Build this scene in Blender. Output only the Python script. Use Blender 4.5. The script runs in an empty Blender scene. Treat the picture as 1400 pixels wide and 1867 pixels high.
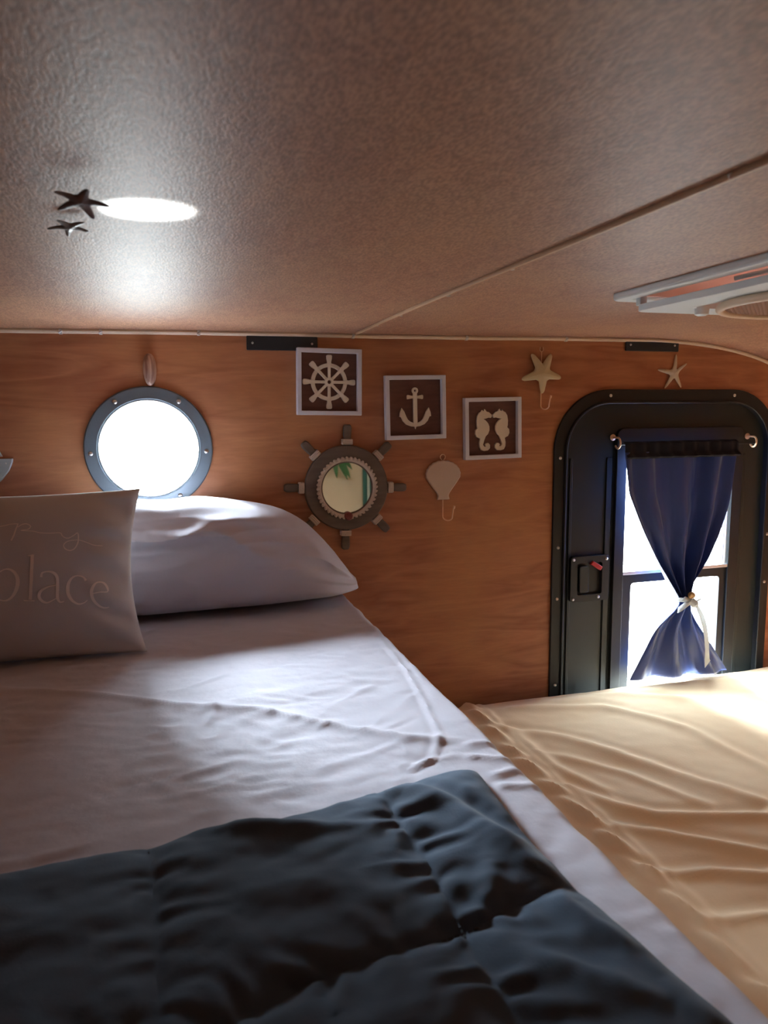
import bpy, bmesh, math, random
from math import sin, cos, pi, radians, sqrt, exp, atan2
from mathutils import Vector, Matrix, noise
random.seed(7)
S = bpy.context.scene
COL = S.collection

# ------------------------------------------------------------------ camera, world, lights, exposure
Z0 = 1.275                       # eye height above the cabin floor; heights below are relative to the eye
F_PX, PITCH, YAW, ROLL = 1350.0, radians(7.6), radians(16.4), radians(0.5)
cam = bpy.data.cameras.new('camera'); cam_ob = bpy.data.objects.new('camera', cam); COL.objects.link(cam_ob)
cam.sensor_fit = 'VERTICAL'; cam.sensor_height = 24.0; cam.lens = F_PX / 1867.0 * 24.0
cam.clip_start = 0.01
fw = Vector((sin(YAW)*cos(PITCH), cos(YAW)*cos(PITCH), -sin(PITCH)))
r0 = Vector((cos(YAW), -sin(YAW), 0)); u0 = r0.cross(fw)
rt = r0*cos(ROLL) - u0*sin(ROLL); up = u0*cos(ROLL) + r0*sin(ROLL)
cam_ob.matrix_world = Matrix((( rt.x, up.x, -fw.x, 0), (rt.y, up.y, -fw.y, 0), (rt.z, up.z, -fw.z, Z0), (0, 0, 0, 1)))
cam.dof.use_dof = True; cam.dof.focus_distance = 1.75; cam.dof.aperture_fstop = 7.0
S.camera = cam_ob
S.view_settings.view_transform = 'Standard'; S.view_settings.look = 'None'
S.view_settings.exposure = 0.62; S.view_settings.gamma = 1.0; S.view_settings.use_curve_mapping = False

w = bpy.data.worlds.new('world'); S.world = w; w.use_nodes = True
nt = w.node_tree; nt.nodes.clear()
wo = nt.nodes.new('ShaderNodeOutputWorld'); bg = nt.nodes.new('ShaderNodeBackground')
tc = nt.nodes.new('ShaderNodeTexCoord'); sx = nt.nodes.new('ShaderNodeSeparateXYZ')
mr = nt.nodes.new('ShaderNodeMapRange'); cr = nt.nodes.new('ShaderNodeValToRGB')
nt.links.new(tc.outputs['Generated'], sx.inputs[0]); nt.links.new(sx.outputs['Z'], mr.inputs['Value'])
mr.inputs['From Min'].default_value = -1; mr.inputs['From Max'].default_value = 1
nt.links.new(mr.outputs[0], cr.inputs[0]); nt.links.new(cr.outputs[0], bg.inputs['Color']); nt.links.new(bg.outputs[0], wo.inputs[0])
cr.color_ramp.elements[0].position = 0.40; cr.color_ramp.elements[0].color = (0.40, 0.42, 0.42, 1)   # pale ground
cr.color_ramp.elements[1].position = 0.56; cr.color_ramp.elements[1].color = (0.80, 0.92, 1.0, 1)     # overcast sky
bg.inputs['Strength'].default_value = 30.0

def add_light(name, kind, loc, target, energy, color=(1, 1, 1), **kw):
    l = bpy.data.lights.new(name, kind); l.energy = energy; l.color = color
    for k, v in kw.items(): setattr(l, k, v)
    o = bpy.data.objects.new(name, l); COL.objects.link(o)
    o.location = Vector(loc) + Vector((0, 0, Z0))
    d = Vector(target) - Vector(loc); o.rotation_euler = d.to_track_quat('-Z', 'Y').to_euler()
    return o
# portals guide the daylight through the two openings of the far wall
po = add_light('porthole_portal', 'AREA', (-.032, 1.76, -.07), (-.032, 0, -.07), 1, size=.26); po.data.cycles.is_portal = True
po = add_light('door_portal', 'AREA', (1.34, 1.76, -.42), (1.34, 0, -.42), 1, shape='RECTANGLE', size=.40, size_y=.68); po.data.cycles.is_portal = True
# sun glint thrown up from outside through the porthole onto the ceiling
gl = add_light('ceiling_glint', 'SPOT', (-.075, 2.80, -.415), (-.004, .722, .181), 200, (1, .98, .95), spot_size=radians(2.3), spot_blend=.25, shadow_soft_size=.004)
gl.scale = (1, .20, 1)
# hazy sun behind thin cloud: a broad soft source slanting in through the porthole and the door window
add_light('hazy_sun', 'SUN', (0, 0, 0), (.28, -.62, -.355), 58.0, (.80, .90, 1.0), angle=radians(33))
# added warm fill light, unseen, in the made-up room behind the near door
add_light('near_door_fill', 'POINT', (.9, -1.3, .55), (.9, -1.3, 0), 9.0, (1, .82, .66), shadow_soft_size=.08)

# ------------------------------------------------------------------ helpers
def V(*a): return Vector(a)
def link(name, me, m=None, parent=None, mod=None):
    me.name = name
    o = bpy.data.objects.new(name, me); COL.objects.link(o)
    if m: me.materials.append(m)
    if parent: o.parent = parent
    return o
def obj(name, bm, m, parent=None, loc=None, smooth=True, bevel=0, segs=2, recalc=True):
    if recalc: bmesh.ops.recalc_face_normals(bm, faces=bm.faces)
    me = bpy.data.meshes.new(name); bm.to_mesh(me); bm.free()
    if smooth:
        me.polygons.foreach_set('use_smooth', [True]*len(me.polygons))
        try: me.set_sharp_from_angle(angle=radians(38))
        except Exception: pass
    o = link(name, me, m, parent)
    if loc is not None: o.location = loc
    if bevel:
        b = o.modifiers.new('b', 'BEVEL'); b.width = bevel; b.segments = segs; b.limit_method = 'ANGLE'; b.angle_limit = radians(40)
    return o
def thing(name, label, cat, loc=(0, 0, 0), group=None, rot=None):
    o = bpy.data.objects.new(name, None); COL.objects.link(o); o.empty_display_size = .03
    o.location = loc
    if rot: o.rotation_euler = rot
    return tag(o, label, cat, group)
def tag(o, label, cat, group=None):
    o['label'] = label; o['category'] = cat
    if group: o['group'] = group
    return o
def struct(o): o['kind'] = 'structure'; return o

def add_box(bm, x0, x1, y0, y1, z0, z1):
    vs = [bm.verts.new(p) for p in ((x0,y0,z0),(x1,y0,z0),(x1,y1,z0),(x0,y1,z0),(x0,y0,z1),(x1,y0,z1),(x1,y1,z1),(x0,y1,z1))]
    for f in ((0,1,2,3),(4,5,6,7),(0,1,5,4),(1,2,6,5),(2,3,7,6),(3,0,4,7)): bm.faces.new([vs[i] for i in f])
def add_plate(bm, outline, holes=(), d0=0., d1=.01):
    """extruded flat shape in the wall plane: points (u, v); d = distance out of the wall (towards -y)"""
    b = bmesh.new(); edges = []
    for lp in [outline] + list(holes):
        vs = [b.verts.new((p[0], -d0, p[1])) for p in lp]
        for i in range(len(vs)): edges.append(b.edges.new((vs[i], vs[(i+1) % len(vs)])))
    if holes: bmesh.ops.triangle_fill(b, use_beauty=True, edges=edges)
    else: b.faces.new(b.verts[:])
    r = bmesh.ops.extrude_face_region(b, geom=b.faces[:])
    for v in r['geom']:
        if isinstance(v, bmesh.types.BMVert): v.co.y = -d1
    me = bpy.data.meshes.new('t'); b.to_mesh(me); b.free(); bm.from_mesh(me); bpy.data.meshes.remove(me)
def circ(cx, cz, r, n=64, rz=None): rz = rz or r; return [(cx+r*cos(2*pi*i/n), cz+rz*sin(2*pi*i/n)) for i in range(n)]
def rrect(x0, x1, z0, z1, r, n=8, rb=None):
    rb = r if rb is None else rb; pts = []
    for (cx, cz, rr, a0) in ((x1-rb, z0+rb, rb, -90), (x1-r, z1-r, r, 0), (x0+r, z1-r, r, 90), (x0+rb, z0+rb, rb, 180)):
        if rr <= 1e-6: pts.append((cx, cz)); continue
        for i in range(n+1): a = radians(a0 + 90*i/n); pts.append((cx+rr*cos(a), cz+rr*sin(a)))
    return pts
def add_tube(bm, pts, r, seg=8, caps=True, flat=1.0):
    pts = [Vector(p) for p in pts]; n = len(pts); rings = []; prev = None
    for i, p in enumerate(pts):
        t = (pts[min(i+1, n-1)] - pts[max(i-1, 0)]).normalized()
        if prev is None: a = t.orthogonal().normalized()
        else: a = (prev - t*prev.dot(t)).normalized()
        prev = a; b = t.cross(a); rr = r[i] if isinstance(r, (list, tuple)) else r
        rings.append([bm.verts.new(p + (a*cos(2*pi*k/seg) + b*sin(2*pi*k/seg)*flat)*rr) for k in range(seg)])
    for i in range(n-1):
        for k in range(seg): bm.faces.new((rings[i][k], rings[i][(k+1)%seg], rings[i+1][(k+1)%seg], rings[i+1][k]))
    if caps: bm.faces.new(rings[0][::-1]); bm.faces.new(rings[-1])
def add_lathe(bm, prof, seg=24, org=(0,0,0), axis='y'):
    """profile of (radius, distance out of the wall)"""
    rings = []
    for (r, d) in prof:
        r = max(r, 1e-5)
        if axis == 'y': rings.append([bm.verts.new((org[0]+r*cos(2*pi*k/seg), org[1]-d, org[2]+r*sin(2*pi*k/seg))) for k in range(seg)])
        else: rings.append([bm.verts.new((org[0]+r*cos(2*pi*k/seg), org[1]+r*sin(2*pi*k/seg), org[2]+d)) for k in range(seg)])
    for i in range(len(rings)-1):
        for k in range(seg): bm.faces.new((rings[i][k], rings[i][(k+1)%seg], rings[i+1][(k+1)%seg], rings[i+1][k]))
    if prof[0][0] > 1e-4: bm.faces.new(rings[0][::-1])
    if prof[-1][0] > 1e-4: bm.faces.new(rings[-1])
def grid_mesh(nu, nv, fn, close=None):
    bm = bmesh.new(); g = [[bm.verts.new(fn(i/(nu-1), j/(nv-1))) for j in range(nv)] for i in range(nu)]
    for i in range(nu-1):
        for j in range(nv-1): bm.faces.new((g[i][j], g[i+1][j], g[i+1][j+1], g[i][j+1]))
    return bm
def lerp_tab(tab, x):
    if x <= tab[0][0]: return tab[0][1]
    for (a, fa), (b, fb) in zip(tab, tab[1:]):
        if x <= b:
            t = (x-a)/(b-a); return fa + (fb-fa)*t
    return tab[-1][1]
def sm_tab(tab, x, e=.02): return (lerp_tab(tab, x-e)+lerp_tab(tab, x)*2+lerp_tab(tab, x+e))/4
def ss(a, b, x):
    t = min(1, max(0, (x-a)/(b-a))); return t*t*(3-2*t)
def N(x, y, z=0): return noise.noise(Vector((x, y, z)))
def fbm(x, y, z=0, o=3):
    s = 0; a = 1
    for i in range(o): s += a*N(x, y, z+i*7.3); x *= 2.03; y *= 2.03; a *= .5
    return s
def seg_d(px, py, pl):
    best = 9; par = 0; acc = 0; side = 0
    for (ax, ay), (bx, by) in zip(pl, pl[1:]):
        dx, dy = bx-ax, by-ay; L2 = dx*dx+dy*dy; t = ((px-ax)*dx+(py-ay)*dy)/L2; t = min(1, max(0, t))
        ex, ey = px-ax-t*dx, py-ay-t*dy; d = sqrt(ex*ex+ey*ey)
        if d < best: best = d; L = sqrt(L2); par = acc+t*L; side = 1 if dx*ey-dy*ex > 0 else -1
        acc += sqrt(L2)
    return best, par, side, acc

# ------------------------------------------------------------------ materials
def mat(name, color=(.8,.8,.8), rough=.5, metal=0., bump=None, var=None, coat=0., sheen=0., spec=None, trans=0., emit=None, weave=None):
    m = bpy.data.materials.new(name); m.use_nodes = True; nt = m.node_tree; p = nt.nodes['Principled BSDF']
    p.inputs['Base Color'].default_value = (*color, 1); p.inputs['Roughness'].default_value = rough; p.inputs['Metallic'].default_value = metal
    if coat: p.inputs['Coat Weight'].default_value = coat; p.inputs['Coat Roughness'].default_value = .12
    if sheen: p.inputs['Sheen Weight'].default_value = sheen; p.inputs['Sheen Roughness'].default_value = .4
    if spec is not None: p.inputs['Specular IOR Level'].default_value = spec
    tc = nt.nodes.new('ShaderNodeTexCoord')
    if var:                        # (scale vector, amount, second colour)
        mp = nt.nodes.new('ShaderNodeMapping'); mp.inputs['Scale'].default_value = var[0]
        n = nt.nodes.new('ShaderNodeTexNoise'); n.inputs['Scale'].default_value = 1; n.inputs['Detail'].default_value = 6
        cr = nt.nodes.new('ShaderNodeValToRGB'); cr.color_ramp.elements[0].position = .35; cr.color_ramp.elements[1].position = .68
        cr.color_ramp.elements[0].color = (*color, 1); cr.color_ramp.elements[1].color = (*var[1], 1)
        nt.links.new(tc.outputs['Object'], mp.inputs[0]); nt.links.new(mp.outputs[0], n.inputs['Vector']); nt.links.new(n.outputs[0], cr.inputs[0])
        nt.links.new(cr.outputs[0], p.inputs['Base Color'])
    if bump:                       # (scale, strength, distance)
        n2 = nt.nodes.new('ShaderNodeTexNoise'); n2.inputs['Scale'].default_value = bump[0]; n2.inputs['Detail'].default_value = 5
        b = nt.nodes.new('ShaderNodeBump'); b.inputs['Strength'].default_value = bump[1]; b.inputs['Distance'].default_value = bump[2]
        nt.links.new(tc.outputs['Object'], n2.inputs['Vector']); nt.links.new(n2.outputs[0], b.inputs['Height']); nt.links.new(b.outputs[0], p.inputs['Normal'])
    if trans:
        tr = nt.nodes.new('ShaderNodeBsdfTranslucent'); tr.inputs['Color'].default_value = (*color, 1)
        mx = nt.nodes.new('ShaderNodeMixShader'); mx.inputs[0].default_value = trans
        nt.links.new(p.outputs[0], mx.inputs[1]); nt.links.new(tr.outputs[0], mx.inputs[2]); nt.links.new(mx.outputs[0], nt.nodes['Material Output'].inputs[0])
    return m
def plywood(name, c1, c2, c3, stretch, rough, ring_scale, coat=0., bump=.15, blot=(.8, 1.15), fleck=None):
    """veneer: noise-warped growth bands stretched along the grain, broad tone blotches and a fine pore bump"""
    m = bpy.data.materials.new(name); m.use_nodes = True; nt = m.node_tree; L = nt.links.new; p = nt.nodes['Principled BSDF']
    tc = nt.nodes.new('ShaderNodeTexCoord'); mp = nt.nodes.new('ShaderNodeMapping'); mp.inputs['Scale'].default_value = stretch
    L(tc.outputs['Object'], mp.inputs[0])
    n1 = nt.nodes.new('ShaderNodeTexNoise'); n1.inputs['Scale'].default_value = ring_scale; n1.inputs['Detail'].default_value = 3; n1.inputs['Distortion'].default_value = .6
    L(mp.outputs[0], n1.inputs['Vector'])
    mu = nt.nodes.new('ShaderNodeMath'); mu.operation = 'MULTIPLY'; mu.inputs[1].default_value = 9.0; L(n1.outputs[0], mu.inputs[0])
    fr = nt.nodes.new('ShaderNodeMath'); fr.operation = 'PINGPONG'; fr.inputs[1].default_value = 1.0; L(mu.outputs[0], fr.inputs[0])
    cr = nt.nodes.new('ShaderNodeValToRGB'); e = cr.color_ramp.elements
    e[0].position = 0; e[0].color = (*c1, 1); e[1].position = 1; e[1].color = (*c2, 1)
    L(fr.outputs[0], cr.inputs[0])
    n2 = nt.nodes.new('ShaderNodeTexNoise'); n2.inputs['Scale'].default_value = 5; n2.inputs['Detail'].default_value = 2; L(tc.outputs['Object'], n2.inputs['Vector'])
    cr2 = nt.nodes.new('ShaderNodeValToRGB'); cr2.color_ramp.elements[0].position = .4; cr2.color_ramp.elements[1].position = .65
    L(n2.outputs[0], cr2.inputs[0])
    mx = nt.nodes.new('ShaderNodeMix'); mx.data_type = 'RGBA'; mx.inputs['B'].default_value = (*c3, 1)
    ml = nt.nodes.new('ShaderNodeMath'); ml.operation = 'MULTIPLY'; ml.inputs[1].default_value = .65; L(cr2.outputs[0], ml.inputs[0])
    L(ml.outputs[0], mx.inputs['Factor']); L(cr.outputs[0], mx.inputs['A'])
    out = mx.outputs['Result']
    n3 = nt.nodes.new('ShaderNodeTexNoise'); n3.inputs['Scale'].default_value = ring_scale*14; n3.inputs['Detail'].default_value = 4
    L(mp.outputs[0], n3.inputs['Vector'])
    if fleck:
        cr3 = nt.nodes.new('ShaderNodeValToRGB'); cr3.color_ramp.elements[0].position = .38; cr3.color_ramp.elements[1].position = .62
        cr3.color_ramp.elements[0].color = (fleck, fleck, fleck, 1); cr3.color_ramp.elements[1].color = (1, 1, 1, 1); L(n3.outputs[0], cr3.inputs[0])
        m3 = nt.nodes.new('ShaderNodeMix'); m3.data_type = 'RGBA'; m3.blend_type = 'MULTIPLY'; m3.inputs['Factor'].default_value = 1
        L(out, m3.inputs['A']); L(cr3.outputs[0], m3.inputs['B']); out = m3.outputs['Result']
    L(out, p.inputs['Base Color'])
    b = nt.nodes.new('ShaderNodeBump'); b.inputs['Strength'].default_value = bump; b.inputs['Distance'].default_value = .002
    L(n3.outputs[0], b.inputs['Height']); L(b.outputs[0], p.inputs['Normal'])
    p.inputs['Roughness'].default_value = rough
    if coat: p.inputs['Coat Weight'].default_value = coat; p.inputs['Coat Roughness'].default_value = .3; L(b.outputs[0], p.inputs['Coat Normal'])
    return m
M = {}
M['wall'] = plywood('fir_plywood', (.36,.125,.056), (.49,.205,.098), (.55,.25,.10), (1.0, 1, 7.0), .45, 2.2, bump=.08, fleck=.93)
M['ceiling'] = plywood('ceiling_plywood', (.46,.225,.135), (.56,.295,.18), (.60,.335,.19), (6.0, 2.2, 1), .47, 5.0, coat=0, bump=.22, fleck=.62)
M['trim'] = mat('beige_welt', (.78,.62,.45), .5)
M['batten'] = mat('batten_wood', (.72,.50,.32), .5, var=((30,4,30),(.60,.38,.22)))
M['sheet'] = mat('lilac_grey_cotton', (.60,.58,.66), .85, bump=(90,.3,.002), sheen=.15)
M['cream'] = mat('cream_cotton', (.84,.62,.39), .85, bump=(200,.2,.001), sheen=.1)
M['quilt'] = mat('charcoal_blue_cotton', (.058,.092,.145), .9, bump=(420,.3,.0008), sheen=.06)
M['stitch'] = mat('dark_thread', (.03,.04,.055), .8)
M['pillow'] = mat('lilac_grey_pillowcase', (.58,.56,.64), .85, bump=(240,.2,.001), sheen=.15)
M['cushion'] = mat('taupe_linen', (.56,.51,.50), .9, bump=(700,.5,.0006), sheen=.1)
M['cushion_print'] = mat('pale_print', (.84,.74,.68), .9)
M['black'] = mat('black_plastic', (.012,.014,.016), .42, bump=(500,.15,.0004))
M['door'] = mat('door_skin', (.018,.024,.024), .38, bump=(700,.2,.0003))
M['port_black'] = mat('porthole_ring_plastic', (.13,.16,.185), .45, bump=(600,.2,.0004))
M['black_plate'] = mat('black_plate', (.02,.024,.03), .5)
M['steel'] = mat('steel', (.7,.7,.68), .28, metal=1)
M['alu'] = mat('aluminium', (.75,.77,.8), .35, metal=.7)
M['brass'] = mat('brass_wire', (.85,.58,.38), .35, metal=.45)
M['white_frame'] = mat('white_painted_wood', (.70,.72,.80), .55, bump=(180,.2,.0006))
M['cream_motif'] = mat('cream_carved_wood', (.76,.68,.55), .6, bump=(150,.3,.0008))
M['backing'] = mat('brown_backing', (.16,.065,.045), .6, var=((20,20,90),(.12,.045,.032)))
M['rim'] = mat('weathered_grey_wood', (.125,.09,.068), .7, var=((10,10,60),(.17,.13,.10)))
M['rope'] = mat('white_rope', (.60,.50,.42), .8, bump=(400,.4,.0008))
M['mirror'] = mat('mirror_silver', (.82,.80,.74), .02, metal=1)
M['red_shell'] = mat('red_brown_medallion', (.22,.045,.035), .4)
M['curtain'] = mat('navy_satin', (.020,.050,.22), .40, sheen=.2, trans=.05, bump=(500,.15,.0004), spec=.7)
M['header'] = mat('navy_header', (.006,.009,.022), .8)
M['tie'] = mat('white_ribbon', (.72,.76,.78), .7, trans=.2)
M['cork'] = mat('tan_bead', (.6,.40,.2), .5)
M['red'] = mat('red_lever', (.5,.03,.03), .4)
M['star'] = mat('cream_starfish', (.62,.52,.32), .7, bump=(260,.6,.0012))
M['thin_star'] = mat('dried_finger_starfish', (.62,.54,.42), .8, bump=(300,.6,.0012))
M['dark_star'] = mat('brown_starfish', (.13,.06,.04), .45, bump=(260,.5,.001))
M['pearl_star'] = mat('grey_brown_starfish', (.20,.15,.12), .35, bump=(260,.5,.001))
M['shell'] = mat('beige_shell', (.60,.46,.36), .6)
M['stripe_shell'] = mat('striped_shell', (.20,.09,.06), .35, var=((90,90,3),(.62,.42,.32)))
M['boat_blue'] = mat('pale_blue_painted_wood', (.50,.58,.62), .6, var=((4,4,90),(.42,.50,.55)))
M['vent_white'] = mat('white_abs', (.80,.86,.88), .4)
M['vent_dome'] = mat('peach_translucent_dome', (.85,.64,.57), .5, trans=.05)
M['vent_ring'] = mat('cream_abs', (.86,.66,.48), .45)
M['mesh'] = mat('insect_mesh', (.50,.32,.22), .6)
M['mattress'] = mat('mattress_ticking', (.7,.68,.62), .8)
M['cabinet'] = mat('floor_board', (.25,.15,.09), .5, var=((3,40,3),(.18,.10,.06)))
M['porch'] = mat('cream_render', (.72,.62,.46), .8, bump=(60,.3,.003))
M['leaf'] = mat('green_leaf', (.05,.17,.06), .5)
M['shutter'] = mat('green_curtain', (.03,.15,.13), .6)
M['shutter_stripe'] = mat('pale_stripe', (.55,.68,.62), .6)
def glass():
    m = bpy.data.materials.new('thin_pane'); m.use_nodes = True; nt = m.node_tree; nt.nodes.clear()
    o = nt.nodes.new('ShaderNodeOutputMaterial'); t = nt.nodes.new('ShaderNodeBsdfTransparent'); g = nt.nodes.new('ShaderNodeBsdfGlossy'); mx = nt.nodes.new('ShaderNodeMixShader')
    g.inputs['Roughness'].default_value = .02; mx.inputs[0].default_value = .06; t.inputs['Color'].default_value = (.96,.98,.98,1)
    nt.links.new(t.outputs[0], mx.inputs[1]); nt.links.new(g.outputs[0], mx.inputs[2]); nt.links.new(mx.outputs[0], o.inputs[0]); return m
M['glass'] = glass()

# ------------------------------------------------------------------ cabin shell
WY = 1.7; NY = -.16; XL = -.85; XR = 1.80; FZ = -1.275
PC = (-.032, -.072)              # porthole centre on the wall
ceil_prof = [(XL,.176),(-.3,.178),(.08,.182),(.43,.182),(.8,.184),(1.09,.187),(1.25,.187),(1.33,.184),(1.40,.178),(1.446,.172),(1.50,.163),(1.537,.155),(1.57,.147),(1.612,.134),(1.66,.112),(1.71,.08),(1.76,.035),(XR,-.02)]
def wall_outline(x0, x1, z0): return [(x0, z0), (x1, z0)] + [(x, z+.004) for x, z in ceil_prof[::-1]]
bm = bmesh.new()
door_hole = rrect(.975, 1.632, -1.05, .032, .14, 8, .05)
add_plate(bm, wall_outline(XL, XR, FZ), [circ(PC[0], PC[1], .112, 64), door_hole], 0, -.03)
struct(obj('wall_far', bm, M['wall'], loc=(0, WY, 0)))
bm = bmesh.new()
add_plate(bm, wall_outline(XL, XR, FZ), [rrect(.55, 1.30, -1.05, .05, .1, 8, .05)], 0, -.03)
struct(obj('wall_near', bm, M['wall'], loc=(0, NY-.03, 0)))
bm = bmesh.new(); add_box(bm, XL-.03, XL, NY, WY, FZ, .18); struct(obj('wall_left', bm, M['wall']))
bm = bmesh.new(); add_box(bm, XR, XR+.03, NY, WY, FZ, -.016); struct(obj('wall_right', bm, M['wall']))
bm = bmesh.new(); add_box(bm, XL-.03, XR+.03, NY-.03, WY+.03, FZ-.02, FZ); struct(obj('floor', bm, M['cabinet']))
# ceiling: an extruded profile with a square opening for the roof vent
VX0, VX1, VY0, VY1 = .722, 1.08, .67, 1.03
xs = sorted([p[0] for p in ceil_prof] + [VX0, VX1] + [XL + .05*i for i in range(1, 40) if XL+.05*i < XR-.02])
ys = [NY-.03, .2, .45, VY0, VY1, 1.3, WY]
bm = bmesh.new()
cz = lambda x: lerp_tab(ceil_prof, x)
gv = [[bm.verts.new((x, y, cz(x))) for y in ys] for x in xs]
gt = [[bm.verts.new((x, y, cz(x)+.012)) for y in ys] for x in xs]
def hole(i, j): return VX0-1e-6 <= xs[i] and xs[i+1] <= VX1+1e-6 and VY0-1e-6 <= ys[j] and ys[j+1] <= VY1+1e-6
for i in range(len(xs)-1):
    for j in range(len(ys)-1):
        if not hole(i, j):
            bm.faces.new((gv[i][j], gv[i+1][j], gv[i+1][j+1], gv[i][j+1])); bm.faces.new((gt[i][j], gt[i][j+1], gt[i+1][j+1], gt[i+1][j]))
bm.edges.ensure_lookup_table()
for e in [e for e in bm.edges if len(e.link_faces) == 1 and all(v.co.z - cz(v.co.x) < .006 for v in e.verts)]:
    a, b = e.verts
    def topv(v):
        i = min(range(len(xs)), key=lambda k: abs(xs[k]-v.co.x)); j = min(range(len(ys)), key=lambda k: abs(ys[k]-v.co.y)); return gt[i][j]
    try: bm.faces.new((a, b, topv(b), topv(a)))
    except ValueError: pass
struct(obj('ceiling', bm, M['ceiling'], smooth=True))
# seam batten running across the ceiling
bm = bmesh.new()
add_tube(bm, [(.430+.004*sin(y*4), y, cz(.43)+.0005) for y in [NY+.02+.05*i for i in range(38)] if y < WY-.006], .0085, 12, flat=.45)
t2 = struct(obj('trim_2', bm, M['batten']))
for y in (1.50, 1.34, 1.1, .88, .66, .5):
    bm = bmesh.new(); add_lathe(bm, [(.0, -.0045), (.003, -.0045), (.0035, -.0025), (.0035, -.001)], 12, axis='z'); obj('staple', bm, M['steel'], t2, loc=(.430, y, cz(.43)))
# beige welt following the top of the far wall
bm = bmesh.new()
xp = [XL+.01+.03*i for i in range(88)]
pts = [(x, WY-.004, cz(x)-.0045+.0012*N(x*5, 2)) for x in xp if x < XR-.02]
add_tube(bm, pts, .0052, 8)
t1 = struct(obj('trim_1', bm, M['trim']))
for x in (-.196, -.118, .082, .428, .71, .98):
    bm = bmesh.new(); add_box(bm, -.003, .003, -.006, .004, -.008, .003); add_tube(bm, [(-.004, -.006, -.006), (.004, -.006, -.001)], .0018, 6)
    obj('clip', bm, M['steel'], t1, loc=(x, WY-.004, cz(x)-.003), bevel=.0006)

def screw(parent, u, v, d, r=.0048):
    bm = bmesh.new(); add_lathe(bm, [(r*1.05, 0), (r*1.05, .0008), (r*.95, .0018), (r*.6, .0030), (r*.22, .0033), (r*.2, .0022), (0, .0022)], 16)
    a = random.random()*3
    obj('screw', bm, M['steel'], parent, loc=(u, -d, v)).rotation_euler = (0, a, 0)

# porthole window
wn = bpy.data.objects.new('window_1', None); COL.objects.link(wn); wn.location = (PC[0], WY, PC[1]); struct(wn)
bm = bmesh.new()
add_lathe(bm, [(.134, .0005), (.1345, .004), (.132, .0075), (.127, .0085), (.112, .0085), (.1085, .0095), (.1065, .0085), (.1055, .004), (.1055, -.03), (.111, -.03), (.111, .0005), (.134, .0005)], 96)
bmesh.ops.remove_doubles(bm, verts=bm.verts, dist=1e-5)
fr = [f for f in bm.faces if len(f.verts) > 6]; bmesh.ops.delete(bm, geom=fr, context='FACES_ONLY')
obj('window_frame', bm, M['port_black'], wn)
bm = bmesh.new(); add_lathe(bm, [(.1055, .002), (.1055, .006), (.1035, .007), (.1015, .004), (.1015, -.02), (.1055, -.02), (.1055, .002)], 96)
fr = [f for f in bm.faces if len(f.verts) > 6]; bmesh.ops.delete(bm, geom=fr, context='FACES_ONLY')
o = obj('retaining_ring', bm, M['alu'], wn); o['label'] = 'thin bright metal inner ring'
bm = bmesh.new(); add_lathe(bm, [(0, -.012), (.1015, -.012), (.1015, -.014), (0, -.014)], 64); obj('pane', bm, M['glass'], wn)
for a in (57, 123, 184, -4, -60, -118): screw(wn, .1205*cos(radians(a)), .1205*sin(radians(a)), .0085)

# ------------------------------------------------------------------ entry door
DX0, DX1, DZT, DZB = .953, 1.652, .056, -1.075
dr = bpy.data.objects.new('door_1', None); COL.objects.link(dr); dr.location = (1.30, WY, DZB); struct(dr)
def dl(x, z): return (x-1.30, z-DZB)
def sh(l): return [dl(*p) for p in l]
bm = bmesh.new()
add_plate(bm, sh(rrect(DX0, DX1, DZB, DZT, .155, 14, .06)), [sh(rrect(.985, 1.62, DZB+.03, DZT-.034, .125, 12, .04))], .0005, .008)
add_plate(bm, sh(rrect(.982, 1.624, DZB+.027, DZT-.031, .128, 12, .042)), [sh(rrect(.988, 1.618, DZB+.033, DZT-.037, .122, 12, .038))], -.03, .014)
obj('door_frame', bm, M['black'], dr, bevel=.002)
bm = bmesh.new()
wh = rrect(1.155, 1.522, -.85, -.062, .018, 4)
add_plate(bm, sh(rrect(.979, 1.627, DZB+.02, DZT-.028, .135, 12, .036)), [sh(wh)], -.028, -.004)
obj('door_panel', bm, M['door'], dr, bevel=.003)
# raised vertical rail beside the window and a stile ridge
bm = bmesh.new()
for x0, x1 in ((1.112, 1.128), (1.545, 1.556), (1.003, 1.011)): add_plate(bm, sh(rrect(x0, x1, DZB+.10, -.12, .004, 3)), (), -.005, .001)
obj('rail', bm, M['door'], dr, bevel=.002)
# window unit in the door
wf = bmesh.new()
add_plate(wf, sh(rrect(1.138, 1.540, -.868, -.045, .02, 5)), [sh(rrect(1.168, 1.508, -.838, -.103, .008, 3))], -.024, .007)
wf_o = obj('window_frame', wf, M['black'], dr, bevel=.003)
bm = bmesh.new()
add_plate(bm, sh(rrect(1.168, 1.508, -.838, -.435, .004, 3)), [sh(rrect(1.198, 1.487, -.81, -.464, .010, 4))], -.022, .000)
obj('sash', bm, M['black'], dr, bevel=.002)
bm = bmesh.new()
add_plate(bm, sh([(1.168, -.439), (1.508, -.439), (1.508, -.430), (1.168, -.430)]), (), -.018, .006)
for i in range(3): add_plate(bm, sh([(1.488+i*.006, -.43), (1.491+i*.006, -.43), (1.491+i*.006, -.08), (1.488+i*.006, -.08)]), (), -.02, -.002+.002*i)
o = obj('slider_track', bm, M['alu'], dr, bevel=.001); o['label'] = 'grey metal slider track'
bm = bmesh.new(); add_box(bm, 1.168-1.30, 1.508-1.30, .012, .014, -.437-DZB, -.08-DZB); obj('pane', bm, M['glass'], dr)
bm = bmesh.new(); add_box(bm, 1.198-1.30, 1.487-1.30, .016, .018, -.81-DZB, -.464-DZB); obj('pane', bm, M['glass'], dr)
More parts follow.
